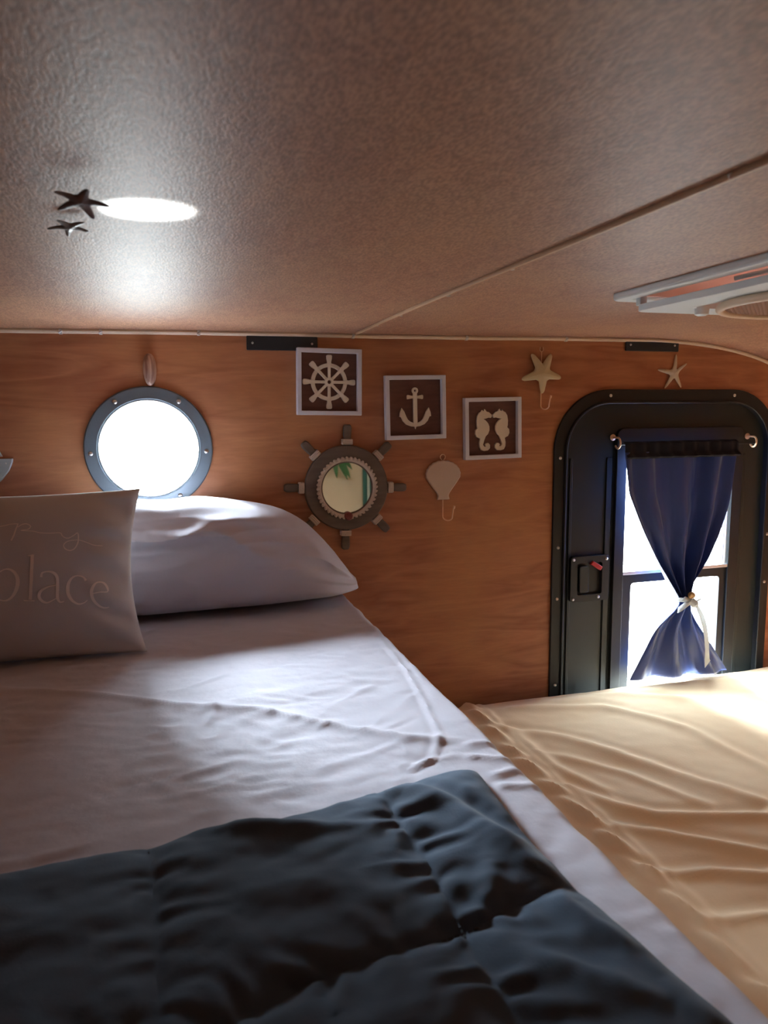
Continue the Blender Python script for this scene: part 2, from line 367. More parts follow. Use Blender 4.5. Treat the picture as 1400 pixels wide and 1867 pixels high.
# latch
lt = bmesh.new()
add_plate(lt, sh(rrect(1.006, 1.122, -.500, -.378, .010, 5)), [sh(rrect(1.026, 1.100, -.482, -.396, .006, 4))], -.004, .012)
add_plate(lt, sh(rrect(1.024, 1.102, -.484, -.394, .006, 4)), (), -.005, .001)
lo = obj('latch', lt, M['black'], dr, bevel=.002)
bm = bmesh.new(); add_plate(bm, sh(rrect(1.032, 1.060, -.476, -.404, .006, 4)), (), .001, .014); obj('paddle', bm, M['door'], lo, bevel=.002)
bm = bmesh.new(); add_plate(bm, sh([(1.062, -.400), (1.070, -.391), (1.098, -.408), (1.092, -.418)]), (), .008, .018)
o = obj('lock_lever', bm, M['red'], lo, bevel=.0015); o['label'] = 'small red lever'
for u, v in ((1.014,-.386),(1.014,-.492),(1.090,-.490),(1.112,-.388)):
    p = dl(u, v); bm = bmesh.new(); add_lathe(bm, [(.004, 0), (.0038, .0015), (.002, .0028), (0, .003)], 12); obj('screw', bm, M['steel'], lo, loc=(p[0], -.012, p[1]))
for u, v in ((1.112,.040),(1.499,.040),(.970,-.118),(.969,-.351),(.969,-.488),(.969,-.723),(1.637,-.118),(1.637,-.490),(1.637,-.351)):
    p = dl(u, v); screw(dr, p[0], p[1], .008, .0042)

# ------------------------------------------------------------------ curtain on its wire between two brass cup hooks
CY = WY-.035
ct = thing('curtain', 'navy blue satin curtain tied in the middle over the door window', 'curtain', (1.338, CY, -.74))
Lt = [(-.745,1.176),(-.72,1.181),(-.66,1.215),(-.605,1.245),(-.55,1.283),(-.518,1.303),(-.505,1.306),(-.495,1.300),(-.44,1.264),(-.393,1.232),(-.34,1.203),(-.302,1.184),(-.213,1.142),(-.106,1.126),(-.07,1.126)]
Rt = [(-.745,1.508),(-.733,1.502),(-.68,1.463),(-.623,1.420),(-.57,1.378),(-.53,1.350),(-.505,1.338),(-.49,1.345),(-.44,1.383),(-.404,1.409),(-.34,1.440),(-.271,1.468),(-.2,1.480),(-.114,1.490),(-.07,1.490)]
def curt(u, v):
    z = -.105 - v*.624
    if v > .96: z += .004*sin(u*5+1)*(v-.96)/.04
    l = sm_tab(Lt, z, .012); r = sm_tab(Rt, z, .012)
    tight = 1 - min(1, (r-l)/.33)
    uu = u + .012*sin(u*19+2)*(1-tight)*sin(pi*u)
    x = l + (r-l)*uu
    below = ss(-.50, -.60, z)
    fold = sin(u*2*pi*4.3 + 1.6*sin(u*5.3+.6) + 1.5*N(u*2.5, v*1.6, 3)) 
    broad = sin(u*2*pi*2.6 + .8)
    k = (1-below)
    ed = min(1, min(u, 1-u)/.12)
    y = -(.018*fold*(.6+.5*tight)*k + .013*broad*below*ed + .006*broad*k + .007*fold*below*(1-v)*2)
    y -= .02*exp(-((z+.505)/.05)**2)*(1-(2*u-1)**2)
    y -= .003*fbm(u*9, v*5, 1)
    # overlapping leading fold of the left side
    y -= .010*ss(.30, .24, u)*k
    return (x-1.338, y, z+.74)
o = obj('drape', grid_mesh(150, 150, curt), M['curtain'], ct)
sd = o.modifiers.new('s', 'SOLIDIFY'); sd.thickness = .0012
bm = grid_mesh(90, 10, lambda u, v: (1.130-1.338+1.0*.352*u, -.008-.004*sin(u*2*pi*9)-.018*ss(.4, 0, v)-(.010 if .05 < v < .95 else 0)+.004*abs(v-.5), -.122+v*.044+.74))
o = obj('header', bm, M['header'], ct); o.modifiers.new('s', 'SOLIDIFY').thickness = .0015
bm = bmesh.new(); add_tube(bm, [(1.124-1.338, -.002, -.085+.74), (1.345-1.338, -.002, -.0875+.74), (1.552-1.338, -.002, -.090+.74)], .0022, 8)
obj('curtain_wire', bm, M['black'], ct)
tie = bmesh.new()
add_tube(tie, [(.020*cos(a)-.017, .000-.026+.019*sin(a), .235+.004*sin(a*2)) for a in [2*pi*i/20 for i in range(21)]], .0065, 8, flat=.6)
add_tube(tie, [(-.010, -.046, .236), (-.004, -.052, .230), (.002, -.046, .227)], .011, 10)
add_tube(tie, [(-.008, -.050, .236), (-.026, -.050, .229), (-.042, -.046, .216), (-.046, -.042, .205)], [.004, .0065, .0065, .001], 8, flat=.35)
add_tube(tie, [(-.010, -.050, .240), (-.028, -.048, .246), (-.040, -.046, .240)], [.003, .005, .001], 8, flat=.35)
rib = [(.000,.232,.005),(.012,.214,.007),(.024,.192,.008),(.032,.165,.0075),(.038,.135,.0075),(.043,.100,.008),(.047,.070,.010),(.051,.052,.010)]
for k in range(2):
    L_ = [tie.verts.new((u-h_, -.054+.003*sin(i), v-(.006 if i == 7 else 0))) for i, (u, v, h_) in enumerate(rib)]; R2 = [tie.verts.new((u+h_, -.052+.003*sin(i+1), v+(.012 if i == 7 else 0))) for i, (u, v, h_) in enumerate(rib)]
    for i in range(7): tie.faces.new((L_[i], R2[i], R2[i+1], L_[i+1]))
    if k == 0:
        rib = [(u, v, h_*.98) for u, v, h_ in rib]
add_tube(tie, [(.004, -.049, .234), (.020, -.049, .240)], [.003, .0015], 6)
o = obj('tie_ribbon', tie, M['tie'], ct); o['label'] = 'white ribbon tie'
bm = bmesh.new(); add_lathe(bm, [(0, 0), (.007, .002), (.010, .008), (.008, .014), (0, .017)], 16, (-.010, -.040, .252)); o = obj('bead', bm, M['cork'], ct); o['label'] = 'small tan bead'
for nm, x, z, lab in (('curtain_hook', 1.124, -.068, 'brass cup hook on the door left of the curtain top'), ('curtain_hook', 1.552, -.072, 'brass cup hook on the door right of the curtain top')):
    t = thing(nm, lab, 'hook', (x, WY-.004, z))
    bm = bmesh.new(); add_lathe(bm, [(.008, 0), (.0085, .002), (.005, .004), (.003, .005)], 18); obj('base_plate', bm, M['brass'], t)
    bm = bmesh.new(); add_tube(bm, [(0, -.003, 0), (0, -.016, 0)] + [(.0, -.024-.013*sin(a)*.9, -.014+.014*cos(a)) for a in [radians(k) for k in range(0, 250, 20)]], .0026, 10); obj('wire', bm, M['brass'], t)

# ------------------------------------------------------------------ framed nautical carvings
def picture(x, z, tilt, label, motif):
    t = thing('framed_carving', label, 'picture', (x, WY, z), 'white framed nautical carvings', (0, radians(tilt), 0))
    h = .0755; b = .0655
    bm = bmesh.new(); add_plate(bm, [(-h,-h),(h,-h),(h,h),(-h,h)], [[(-b,-b),(b,-b),(b,b),(-b,b)]], .0005, .019)
    obj('frame', bm, M['white_frame'], t, bevel=.0014)
    bm = bmesh.new(); add_plate(bm, [(-b,-b),(b,-b),(b,b),(-b,b)], (), .001, .005); obj('backing', bm, M['backing'], t, smooth=False)
    motif(t)
def rot(p, a): return (p[0]*cos(a)-p[1]*sin(a), p[0]*sin(a)+p[1]*cos(a))
def m_wheel(t):
    bm = bmesh.new(); add_plate(bm, circ(0, 0, .0425, 56), [circ(0, 0, .0335, 48)], .005, .011)
    obj('wheel_rim', bm, M['cream_motif'], t, bevel=.0012)
    bm = bmesh.new(); add_plate(bm, circ(0, 0, .0105, 24), [circ(0, 0, .0042, 16)], .005, .0125)
    obj('hub', bm, M['cream_motif'], t, bevel=.001)
    for k in range(8):
        a = pi/2 + k*pi/4; pr = [(.008,.0035),(.020,.0032),(.034,.0035),(.040,.0055),(.045,.0045),(.052,.0062),(.058,.0066),(.0605,.0058),(.0615,.003)]
        pts = [rot((x, -y), a) for x, y in pr] + [rot((x, y), a) for x, y in pr[::-1]]
        bm = bmesh.new(); add_plate(bm, pts, (), .0052, .0118 + .0002*(k % 2)); obj('spoke', bm, M['cream_motif'], t, bevel=.001)
def m_anchor(t):
    bm = bmesh.new()
    add_plate(bm, circ(0, .0395, .0078, 28), [circ(0, .0395, .0028, 16)], .005, .0112)
    add_plate(bm, [(-.005,.0345),(.005,.0345),(.0052,-.036),(0,-.052),(-.0052,-.036)], (), .005, .011)
    add_plate(bm, [(-.0205,.022),(-.0195,.0195),(-.008,.0212),(.008,.0212),(.0195,.0195),(.0205,.022),(.0205,.028),(.0185,.030),(.008,.0278),(-.008,.0278),(-.0185,.030),(-.0205,.028)], (), .005, .0105)
    out = [(0,-.046),(.010,-.0445),(.020,-.040),(.027,-.032),(.031,-.022),(.0345,-.0215),(.0335,-.012),(.0295,.000),(.0235,-.010),(.020,-.020),(.0165,-.028),(.011,-.0335),(.004,-.0365)]
    out = [(x*1.16, z) for x, z in out]; add_plate(bm, out + [(-x, z) for x, z in out[:0:-1]], (), .005, .0108)
    obj('anchor', bm, M['cream_motif'], t, bevel=.0010)
def m_horse(t):
    raw = [(-.004,.030),(-.008,.0335),(-.0125,.0345),(-.0145,.038),(-.0165,.040),(-.0172,.036),(-.0195,.035),(-.0215,.0385),(-.024,.0345),(-.0285,.032),(-.0325,.025),(-.034,.014),(-.0335,.004),(-.0325,-.001),(-.0365,-.005),(-.037,-.013),(-.034,-.020),(-.0295,-.022),(-.027,-.024),(-.0285,-.033),(-.028,-.042),(-.025,-.0485),(-.018,-.051),(-.010,-.050),(-.0055,-.045),(-.0055,-.038),(-.009,-.0335),(-.014,-.0345),(-.016,-.038),(-.0145,-.0412),(-.018,-.0415),(-.0205,-.037),(-.018,-.028),(-.0145,-.019),(-.0095,-.014),(-.0065,-.006),(-.0065,.002),(-.009,.009),(-.015,.016),(-.019,.0185),(-.0135,.0195),(-.008,.0215),(-.0035,.0205),(-.0015,.023),(-.0012,.0275)]
    raw = [(x*1.24, z*1.13+.002) for x, z in raw]
    for s in (1, -1):
        bm = bmesh.new(); add_plate(bm, [(x*s, z) for x, z in raw][::s], (), .005, .0112)
        obj('seahorse', bm, M['cream_motif'], t, bevel=.0008)
picture(.3690, .0720, 1.0, 'white frame holding a cream carved ship wheel, topmost of the three frames', m_wheel)
picture(.5775, .0130, -.8, 'white frame holding a cream carved anchor, middle of the three frames', m_anchor)
picture(.7785, -.0390, -1.0, 'white frame holding two cream seahorses facing each other', m_horse)

# ------------------------------------------------------------------ ship wheel mirror
t = thing('ship_wheel_mirror', 'round mirror set in a weathered grey-brown wooden ship wheel, left of the shell hook', 'mirror', (.4060, WY, -.1730))
bm = bmesh.new(); add_plate(bm, circ(0, 0, .1000, 72), [circ(0, 0, .058, 56)], .001, .016); obj('wheel_rim', bm, M['rim'], t, bevel=.003)
for k in range(8):
    a = pi/2 - .03 + k*pi/4
    pr = [(.096,.0085),(.110,.0082),(.125,.0098),(.140,.0100),(.1465,.0082),(.148,.0055)]
    pts = [rot((x, -y), a) for x, y in pr] + [rot((x, y), a) for x, y in pr[::-1]]
    bm = bmesh.new(); add_plate(bm, pts, (), .003, .013); h = obj('handle', bm, M['rim'], t, bevel=.003)
    bm = bmesh.new()
    for q in range(3):
        r = .1035 + .0042*q
        loop = [(x, d) for x, d in [(-.0105,.001),(-.0115,.008),(-.0105,.0155),(0,.0168),(.0105,.0155),(.0115,.008),(.0105,.001)]]
        add_tube(bm, [(*[c for c in (rot((r, u), a)[0],)], -d, rot((r, u), a)[1]) for u, d in loop], .0026, 6)
    o = obj('rope_wrap', bm, M['rope'], h); o['label'] = 'white rope wrap'
bm = bmesh.new()
add_tube(bm, [(.0665*cos(a), -.0165, .0665*sin(a)) for a in [2*pi*i/64 for i in range(65)]], .0045, 8)
for i in range(44):
    a = 2*pi*i/44; c = V(.0695*cos(a), -.0185, .0695*sin(a)); tdir = V(-sin(a), -.25, cos(a)).normalized(); rd = V(cos(a), -.5, sin(a)).normalized()
    d = (tdir*.5 + rd).normalized()*.0052
    add_tube(bm, [c-d, c-d*.5, c, c+d*.5, c+d], [.0012, .0034, .0040, .0034, .0012], 8)
o = obj('rope_border', bm, M['rope'], t); o['label'] = 'off-white twisted rope border'
bm = bmesh.new(); add_lathe(bm, [(0, .0150), (.064, .0150), (.064, .012), (0, .012)], 64); obj('mirror_glass', bm, M['mirror'], t)
bm = bmesh.new(); add_lathe(bm, [(.0095, .012), (.0105, .022), (.008, .026), (0, .0275)], 24, (.001, 0, -.0665)); o = obj('medallion', bm, M['red_shell'], t); o['label'] = 'small red-brown round medallion'

# ------------------------------------------------------------------ hooks and shells on the far wall
def hook_wire(t, z0, z1, u1, ztip, m):
    bm = bmesh.new(); pts = [(0, -.004, z0), (0, -.004, z1+.010)]
    for k in range(1, 9): a = pi*k/9; pts.append((u1*(1-cos(a))/2, -.004-.022*(1-cos(a))/2, z1+.010-.010*sin(a)))
    pts += [(u1, -.026, z1+.014), (u1*1.12, -.027, ztip-.006), (u1*1.2, -.029, ztip)]
    add_tube(bm, pts, .0017, 8); add_tube(bm, [(u1*1.18, -.0285, ztip-.004), (u1*1.22, -.0295, ztip+.002)], .0026, 8)
    obj('wire_hook', bm, m, t)
t = thing('shell_hook', 'beige scallop shell wall hook below the seahorse frame', 'hook', (.6500, WY, -.158))
out = []
for i in range(25):
    a = radians(-12 + 204*i/24); out.append((.0455*cos(a)*(1+.012*cos(i*pi)), .0085+.0345*sin(a)*(1+.02*cos(i*pi))))
out += [(-.036, -.012), (-.018, -.036), (-.014, -.044), (-.0175, -.054), (.0175, -.054), (.014, -.044), (.018, -.036), (.036, -.012)]
bm = bmesh.new(); add_plate(bm, out, (), .003, .010); obj('shell', bm, M['shell'], t, bevel=.003, segs=3)
bm = bmesh.new(); add_tube(bm, [(.0065*sin(a), -.004, .0505+.0065*cos(a)) for a in [radians(d) for d in range(-160, 161, 20)]] , .0013, 8); obj('hanging_loop', bm, M['brass'], t)
hook_wire(t, -.052, -.105, .017, -.070, M['brass'])
def star_mesh(bm, arms, depth, d0, core=.36, seg=6):
    """arms: list of (angle deg, length, half width); a domed star lying on a surface, centre ridge raised"""
    c = bm.verts.new((0, -(d0+depth), 0)); cb = bm.verts.new((0, -d0, 0)); n = len(arms); rim = []; mid = []
    for i, (a, l, wd) in enumerate(arms):
        a = radians(a); an = radians(arms[(i+1) % n][0] + (360 if i == n-1 else 0)); am = (a+an)/2
        ua = V(cos(a), 0, sin(a)); ub = V(-sin(a), 0, cos(a)); arm = []
        ridge = []
        for k in range(1, seg+1):
            s = k/seg; wk = wd*(1-.62*s)*(1 if k < seg else .55); 
            rr = l*(core+(1-core)*s) if k > 0 else 0
            dd = depth*(1-.55*s)
            ridge.append((ua*rr+V(0, -(d0+dd if k < seg else d0+dd*.6), 0), ua*rr-ub*wk+V(0, -d0-dd*.25, 0), ua*rr+ub*wk+V(0, -d0-dd*.25, 0)))
        mid.append((ridge, V(cos(am), 0, sin(am))*(wd*1.55)+V(0, -d0-depth*.3, 0)))
    valley = [bm.verts.new(m[1]) for m in mid]
    for i, (ridge, _) in enumerate(mid):
        R_ = [[bm.verts.new(p) for p in r] for r in ridge]
        vl = valley[i-1]; vr = valley[i]
        bm.faces.new((c, vl, R_[0][1], R_[0][0])); bm.faces.new((c, R_[0][0], R_[0][2], vr))
        for k in range(len(R_)-1):
            bm.faces.new((R_[k][0], R_[k][1], R_[k+1][1], R_[k+1][0])); bm.faces.new((R_[k][0], R_[k+1][0], R_[k+1][2], R_[k][2]))
        tip = R_[-1]; bm.faces.new((tip[0], tip[1], tip[2]))
        bm.faces.new([cb, vr, R_[0][2], R_[0][1], vl])
        for k in range(len(R_)-1): bm.faces.new((R_[k][1], R_[k][2], R_[k+1][2], R_[k+1][1]))
t = thing('starfish_hook', 'plump cream starfish wall hook with wire hook, left above the door', 'hook', (.9130, WY, .096))
bm = bmesh.new(); star_mesh(bm, [(-88,.051,.0235),(-12,.056,.0225),(62,.054,.023),(122,.056,.023),(196,.058,.0225)], .016, .004, .3)
o = obj('starfish', bm, M['star'], t); o.modifiers.new('s', 'SUBSURF').render_levels = 2
bm = bmesh.new(); add_tube(bm, [(-.004, -.004, .064), (-.005, -.004, .056), (0, -.004, .052), (.005, -.004, .056), (.004, -.004, .064)], .0012, 6); add_tube(bm, [(0, -.004, .053), (0, -.004, .022)], .0012, 6); obj('hanging_loop', bm, M['brass'], t)
hook_wire(t, -.044, -.090, .012, -.058, M['brass'])
t = tag(None or bpy.data.objects.new('finger_starfish', bpy.data.meshes.new('finger_starfish')), 'thin-armed pale starfish on the wall just above the black door', 'starfish')
bpy.data.objects.remove(t)
bm = bmesh.new(); star_mesh(bm, [(-56,.046,.0125),(33,.048,.010),(84,.050,.012),(170,.051,.0128),(236,.048,.012)], .010, .001, .25)
o = obj('finger_starfish', bm, M['thin_star'], loc=(1.3045, WY, .0985)); o.modifiers.new('s', 'SUBSURF').render_levels = 2
tag(o, 'thin-armed pale starfish on the wall just above the black door', 'starfish')
# striped oval shell above the porthole
bm = bmesh.new()
g = []
for i in range(13):
    s = i/12; z = .034*cos(pi*s); r = .0165*(sin(pi*s)**.8)*(1-.12*(s-.5)); g.append((0, -.010, z, r))
add_tube(bm, [p[:3] for p in g], [max(p[3], .0006) for p in g], 22, flat=.62)
add_tube(bm, [(-.002, -.020, .026), (-.003, -.022, 0), (-.001, -.019, -.026)], [.0008, .0022, .0008], 8)
tag(obj('cowrie_shell', bm, M['stripe_shell'], loc=(-.0235, WY, .097)), 'brown striped oval shell on the wall above the round window', 'shell')
# black plates under the ceiling
for x, z, lab in ((.2645, .1575, 'black rectangular wall plate behind the ship wheel frame corner'), (1.2345, .1700, 'black rectangular wall plate above the thin starfish and the door')):
    t = thing('wall_plate', lab, 'wall plate', (x, WY, z), 'black plates under the ceiling')
    bm = bmesh.new(); add_plate(bm, rrect(-.080, .080, -.0155, .0155, .002, 3), (), .0005, .006); obj('plate', bm, M['black_plate'], t, bevel=.001)
    for s in (-1, 1): screw(t, s*.067, 0, .006, .0026)
# painted wooden boat cut by the left edge of the view
t = thing('wooden_boat', 'pale blue wooden boat ornament on the wall at the left edge of the photo', 'ornament', (-.400, WY, -.142))
bm = bmesh.new(); add_plate(bm, [(-.060,0),(.060,0),(.074,.012),(.088,.030),(.096,.048),(.097,.0555),(-.085,.0555),(-.078,.028)], (), .001, .014); obj('hull', bm, M['boat_blue'], t, bevel=.0015)
bm = bmesh.new(); add_plate(bm, [(-.004,.0555),(.003,.0555),(.003,.19),(-.004,.19)], (), .003, .011); obj('mast', bm, M['boat_blue'], t, bevel=.001)
bm = bmesh.new(); add_plate(bm, [(.008,.060),(.078,.060),(.062,.095),(.032,.145),(.008,.180)], (), .004, .010); obj('sail', bm, M['boat_blue'], t, bevel=.001)
bm = bmesh.new(); add_plate(bm, [(-.008,.062),(-.062,.062),(-.035,.11),(-.008,.150)], (), .004, .010); obj('sail', bm, M['boat_blue'], t, bevel=.001)
for u in (.084, .060): 
    bm = bmesh.new(); add_lathe(bm, [(.0018, 0), (.0015, .001), (0, .0014)], 10); obj('nail', bm, M['steel'], t, loc=(u, -.014, .046))

# starfish stuck to the ceiling
for (x, y, s, lab, m, r, tl, dz) in ((-.0545, .655, 1.0, 'dark brown starfish on the ceiling beside the bright light patch', 'dark_star', 10, 74, .008), (-.0755, .765, .85, 'smaller grey-brown starfish on the ceiling, nearer the round window', 'pearl_star', 40, 80, .003)):
    bm = bmesh.new(); star_mesh(bm, [(-80,.023*s,.0085*s),(-10,.022*s,.0085*s),(62,.023*s,.0085*s),(134,.022*s,.0085*s),(206,.023*s,.0085*s)], .007, .0005, .25)
    for v in bm.verts:
        k = (v.co.x**2+v.co.z**2)**.5/.019; v.co.y -= .0035*k*k
    o = obj('starfish', bm, M[m], loc=(x, y, cz(x)-.0003-dz)); o.rotation_euler = (radians(tl), 0, radians(r-20)); o.modifiers.new('s', 'SUBSURF').render_levels = 2
    tag(o, lab, 'starfish', 'starfish on the ceiling')

# ------------------------------------------------------------------ roof vent
CZV = cz(.9)
t = thing('roof_vent', 'white square roof vent with a round cream screen ring on the ceiling at right', 'roof vent', (.90, .85, CZV))
def add_frame_z(bm, h, b, z0, z1, ox=0, oy=0, r=.02, rb=None):
    q = bmesh.new(); add_plate(q, rrect(ox-h, ox+h, oy-h, oy+h, r, 5), [rrect(ox-b, ox+b, oy-b, oy+b, max(r-(h-b), .004), 4)], -z0, -z1)
    for v in q.verts: v.co = V(v.co.x, v.co.z, v.co.y)
    me = bpy.data.meshes.new('t'); q.to_mesh(me); q.free(); bm.from_mesh(me); bpy.data.meshes.remove(me)
bm = bmesh.new(); add_frame_z(bm, .212, .186, -.0005, -.012); obj('flange', bm, M['vent_white'], t, bevel=.003)
bm = bmesh.new(); add_frame_z(bm, .178, .172, -.008, .10, r=.012); obj('vent_shaft', bm, M['vent_dome'], t)
bm = bmesh.new(); add_frame_z(bm, .184, .124, -.021, -.031, r=.018); [add_box(bm, a*.176-.006, a*.176+.006, b*.176-.006, b*.176+.006, -.022, -.001) for a in (-1, 1) for b in (-1, 1)]; obj('inner_frame', bm, M['vent_white'], t, bevel=.003)
for sx_, sy_ in ((-1, 1), (1, 1), (-1, -1), (1, -1)):
    bm = bmesh.new(); add_lathe(bm, [(.011, -.029), (.010, -.040), (.006, -.042), (0, -.042)], 20, (sx_*.105, sy_*.125, 0), 'z'); obj('knob', bm, M['vent_white'], t)
bm = bmesh.new()
add_tube(bm, [(.136*cos(a), .136*sin(a), -.037) for a in [2*pi*i/64 for i in range(65)]], .0062, 10, caps=False)
bmesh.ops.remove_doubles(bm, verts=bm.verts, dist=1e-5)
o = obj('screen_ring', bm, M['vent_ring'], t); o['label'] = 'round cream screen ring'
bm = bmesh.new()
for i in range(-17, 18):
    c = i*.0075; L = sqrt(max(0, .134**2-c*c))
    add_box(bm, c-.0007, c+.0007, -L, L, -.0372, -.0360); add_box(bm, -L, L, c-.0007, c+.0007, -.0374, -.0362)
obj('screen_mesh', bm, M['mesh'], t, smooth=False)
def dome(u, v):
    a, b = (u-.5)*2, (v-.5)*2; return (a*.185, b*.185, .10+.045*(1-a**4)*(1-b**4))
o = obj('dome', grid_mesh(16, 16, dome), M['vent_dome'], t); o.modifiers.new('s', 'SOLIDIFY').thickness = .003; o['label'] = 'peach tinted translucent dome lid'
for sx_ in (-1, 1):
    bm = bmesh.new(); add_tube(bm, [(sx_*.14, -.1, -.006), (sx_*.174, -.02, -.014)], .003, 8); obj('lift_arm', bm, M['vent_white'], t)

# ------------------------------------------------------------------ beds
BZ, CZ = -.41, -.725
KX = .385                        # right edge of the raised bed
bm = bmesh.new(); add_box(bm, -.83, KX-.016, .02, 1.672, FZ, BZ-.030)
tag(obj('bed_platform', bm, M['mattress'], bevel=.03, segs=4), 'raised mattress base under the lilac grey sheet', 'bed')
bm = bmesh.new(); add_box(bm, KX+.05, 1.78, .02, 1.635, FZ, CZ-.02)
tag(obj('low_bed', bm, M['mattress'], bevel=.02, segs=4), 'lower mattress base under the cream sheet', 'bed')
s1 = .915
sh1 = [(x*s1, y*s1) for x, y in [(-.42,1.33),(-.277,1.296),(-.12,1.226),(.006,1.139),(.126,1.09),(.211,1.01),(.303,.932),(.344,.91)]]
sh2 = [(x*s1, y*s1) for x, y in [(.393,1.381),(.39,1.197),(.372,1.045),(.352,.926),(.317,.859),(.28,.839)]]
sh3 = [(x*s1, y*s1) for x, y in [(.043,1.063),(.058,1.122),(.08,1.127)]]
rng = random.Random(3); creases = []
for i in range(110):
    x = rng.uniform(-.35, .34); y = rng.uniform(.70, 1.40); a = rng.gauss(.15, .5); L = rng.uniform(.04, .13); pl = [(x, y)]
    for k in range(3): a += rng.gauss(0, .28); x += cos(a)*L/3; y += sin(a)*L/3; pl.append((x, y))
    creases.append((pl, rng.choice((-1, 1, 1))*rng.uniform(.0008, .0024), rng.uniform(.0035, .0065)))
def sheet_z(x, y):
    z = .0045*fbm(x*3.5, y*3.5, 2, 2)
    d, s, sd_, L = seg_d(x, y, sh1)
    z += .0045*exp(-(d/.012)**2) 
    g = lerp_tab(sh1, x) - y; z += .0045*exp(-abs(g)/.035)*ss(-.008, .008, g)*ss(.36, .26, x)
    d, s, sd_, L = seg_d(x, y, sh2); z += .0016*exp(-(d/.004)**2) - .0012*exp(-((d-.008)/.004)**2)
    d, s, sd_, L = seg_d(x, y, sh3); z += .0025*exp(-(d/.005)**2)
    cs = 0
    for pl, a, wd in creases:
        if abs(pl[1][0]-x) < .14 and abs(pl[1][1]-y) < .14:
            d, s, sd_, L = seg_d(x, y, pl); cs += a*exp(-(d/wd)**2)*sin(pi*min(1, max(.05, s/L)))
    z += .0022*math.tanh(cs/.0022) if cs > 0 else .0009*math.tanh(cs/.0009)
    for pl in (((.335,.775),(.36,.762),(.384,.760)), ((.34,.70),(.365,.692),(.384,.697)), ((.345,.725),(.384,.735)), ((.35,.81),(.384,.80))):
        d, s, sd_, L = seg_d(x, y, pl); z += .0035*exp(-(d/.006)**2)
    k = .45+.9*max(0, N(x*4, y*4, 21)+.3)
    z += k*(.0011*(1-abs(N(x*14+2*N(x*5, y*5), y*26, 4))*3) + .0008*(1-3*abs(N(x*26+y*14, y*30-x*12, 8))) + .0007*fbm(x*40, y*55, 9, 2))
    return z
def edge_x(y): return KX + .004*N(y*6, 1, 5) + .003*N(y*22, 4, 2)
def sheet(u, v):
    y = .03 + v*1.665
    ex = edge_x(y)
    if u < .80:
        x = -.84 + (u/.80)**.85*(ex-.018+.84); z = BZ + sheet_z(x, y)
    else:
        s = (u-.80)/.20; a = min(1, s/.35)*pi/2; zt = BZ+sheet_z(ex-.018, y)*(1-min(1, s/.3))
        x = ex-.018+.018*sin(a); z = zt - .018*(1-cos(a))
        if s > .35:
            k = (s-.35)/.65; z -= k*.30; x += .012*k+.008*k*sin(y*40+3*N(y*8, 2, 2))+.016*k*k
    return (x, y, z)
o = obj('grey_sheet', grid_mesh(270, 340, sheet), M['sheet'])
tag(o, 'wrinkled lilac grey sheet spread over the raised bed under the pillows', 'bed sheet')
# cream sheet
cr = [([(.70,1.50),(.803,1.425),(.939,1.218),(1.037,1.031),(1.06,.8)],.007,.020),([(.722,1.193),(.768,1.115),(.821,1.059),(1.001,.993),(1.3,.98)],.010,.016),
      ([(.735,1.049),(.788,1.014),(.918,.907),(1.0,.85)],.009,.014),([(.80,1.60),(1.009,1.525),(1.116,1.357),(1.152,1.151)],.006,.018),
      ([(.694,.915),(.802,.897),(.874,.86),(.95,.86)],.008,.012),([(.733,1.478),(.736,1.282),(.782,1.174)],.006,.014),
      ([(.76,1.33),(.86,1.22),(.93,1.06)],.005,.013),([(1.05,1.62),(1.25,1.50),(1.40,1.30)],.006,.018),([(.72,.80),(.80,.79),(.9,.74)],.006,.01),([(1.2,1.64),(1.4,1.6),(1.6,1.5)],.004,.015)]
gx = [(.55,.70),(.70,.672),(.80,.690),(.92,.690),(1.1,.690),(1.2,.682),(1.353,.674),(1.45,.680),(1.56,.690),(1.7,.70)]
def cream(u, v):
    x = KX+.055 + u*(1.785-KX-.055); y = .03 + v*1.63
    z = CZ + .009*fbm(x*2.2, y*3.2, 6, 2)
    for pl, a, wd in cr:
        d, s, sd_, L = seg_d(x, y, pl)
        if d < .12: z += a*exp(-(d/wd)**2)*(.6+.4*sin(min(1, s/L)*pi)) - (.35*a*exp(-((d-.028)/.016)**2) if sd_ > 0 else 0)
    c = sm_tab(gx, y, .04)+.008; q = (x-c)/.017
    z += exp(-q*q)*(.012+.005*sin(y*70+q*2.2+3*N(y*9, 3)))+.004*exp(-((x-c-.03)/.01)**2)
    z += .0012*fbm(x*16, y*22, 3, 2)
    z -= .012*ss(1.585, 1.66, y)
    return (x, y, z)
o = obj('cream_sheet', grid_mesh(260, 260, cream), M['cream'])
tag(o, 'cream sheet bunched along its left edge on the lower bed by the door', 'bed sheet')

# ------------------------------------------------------------------ quilt
q1 = .9116
def sc(l): return [(x*q1, y*q1) for x, y in l]
top_edge = sc([(-.95,.72),(-.45,.735),(-.171,.741),(-.122,.743),(-.072,.749),(-.029,.752),(-.002,.756),(.083,.758),(.14,.764),(.186,.777),(.23,.790),(.28,.800),(.318,.806),(.350,.803),(.37,.80)])
right_edge = [(y, x) for x, y in sc([(.372,.25),(.378,.383),(.366,.456),(.352,.554),(.347,.66),(.350,.719),(.356,.80)])]
seamA = sc([(.212,.80),(.218,.773),(.221,.7),(.226,.627),(.224,.553),(.221,.498),(.224,.40),(.226,.2)])
seamB = sc([(-.038,.77),(-.035,.742),(-.029,.679),(-.025,.601),(-.02,.2)])
seamC = sc([(.36,.56),(.225,.531),(.15,.52),(.086,.51),(.026,.487),(-.03,.47),(-.3,.46)])
seamD = sc([(-.30,.76),(-.29,.6),(-.29,.2)])
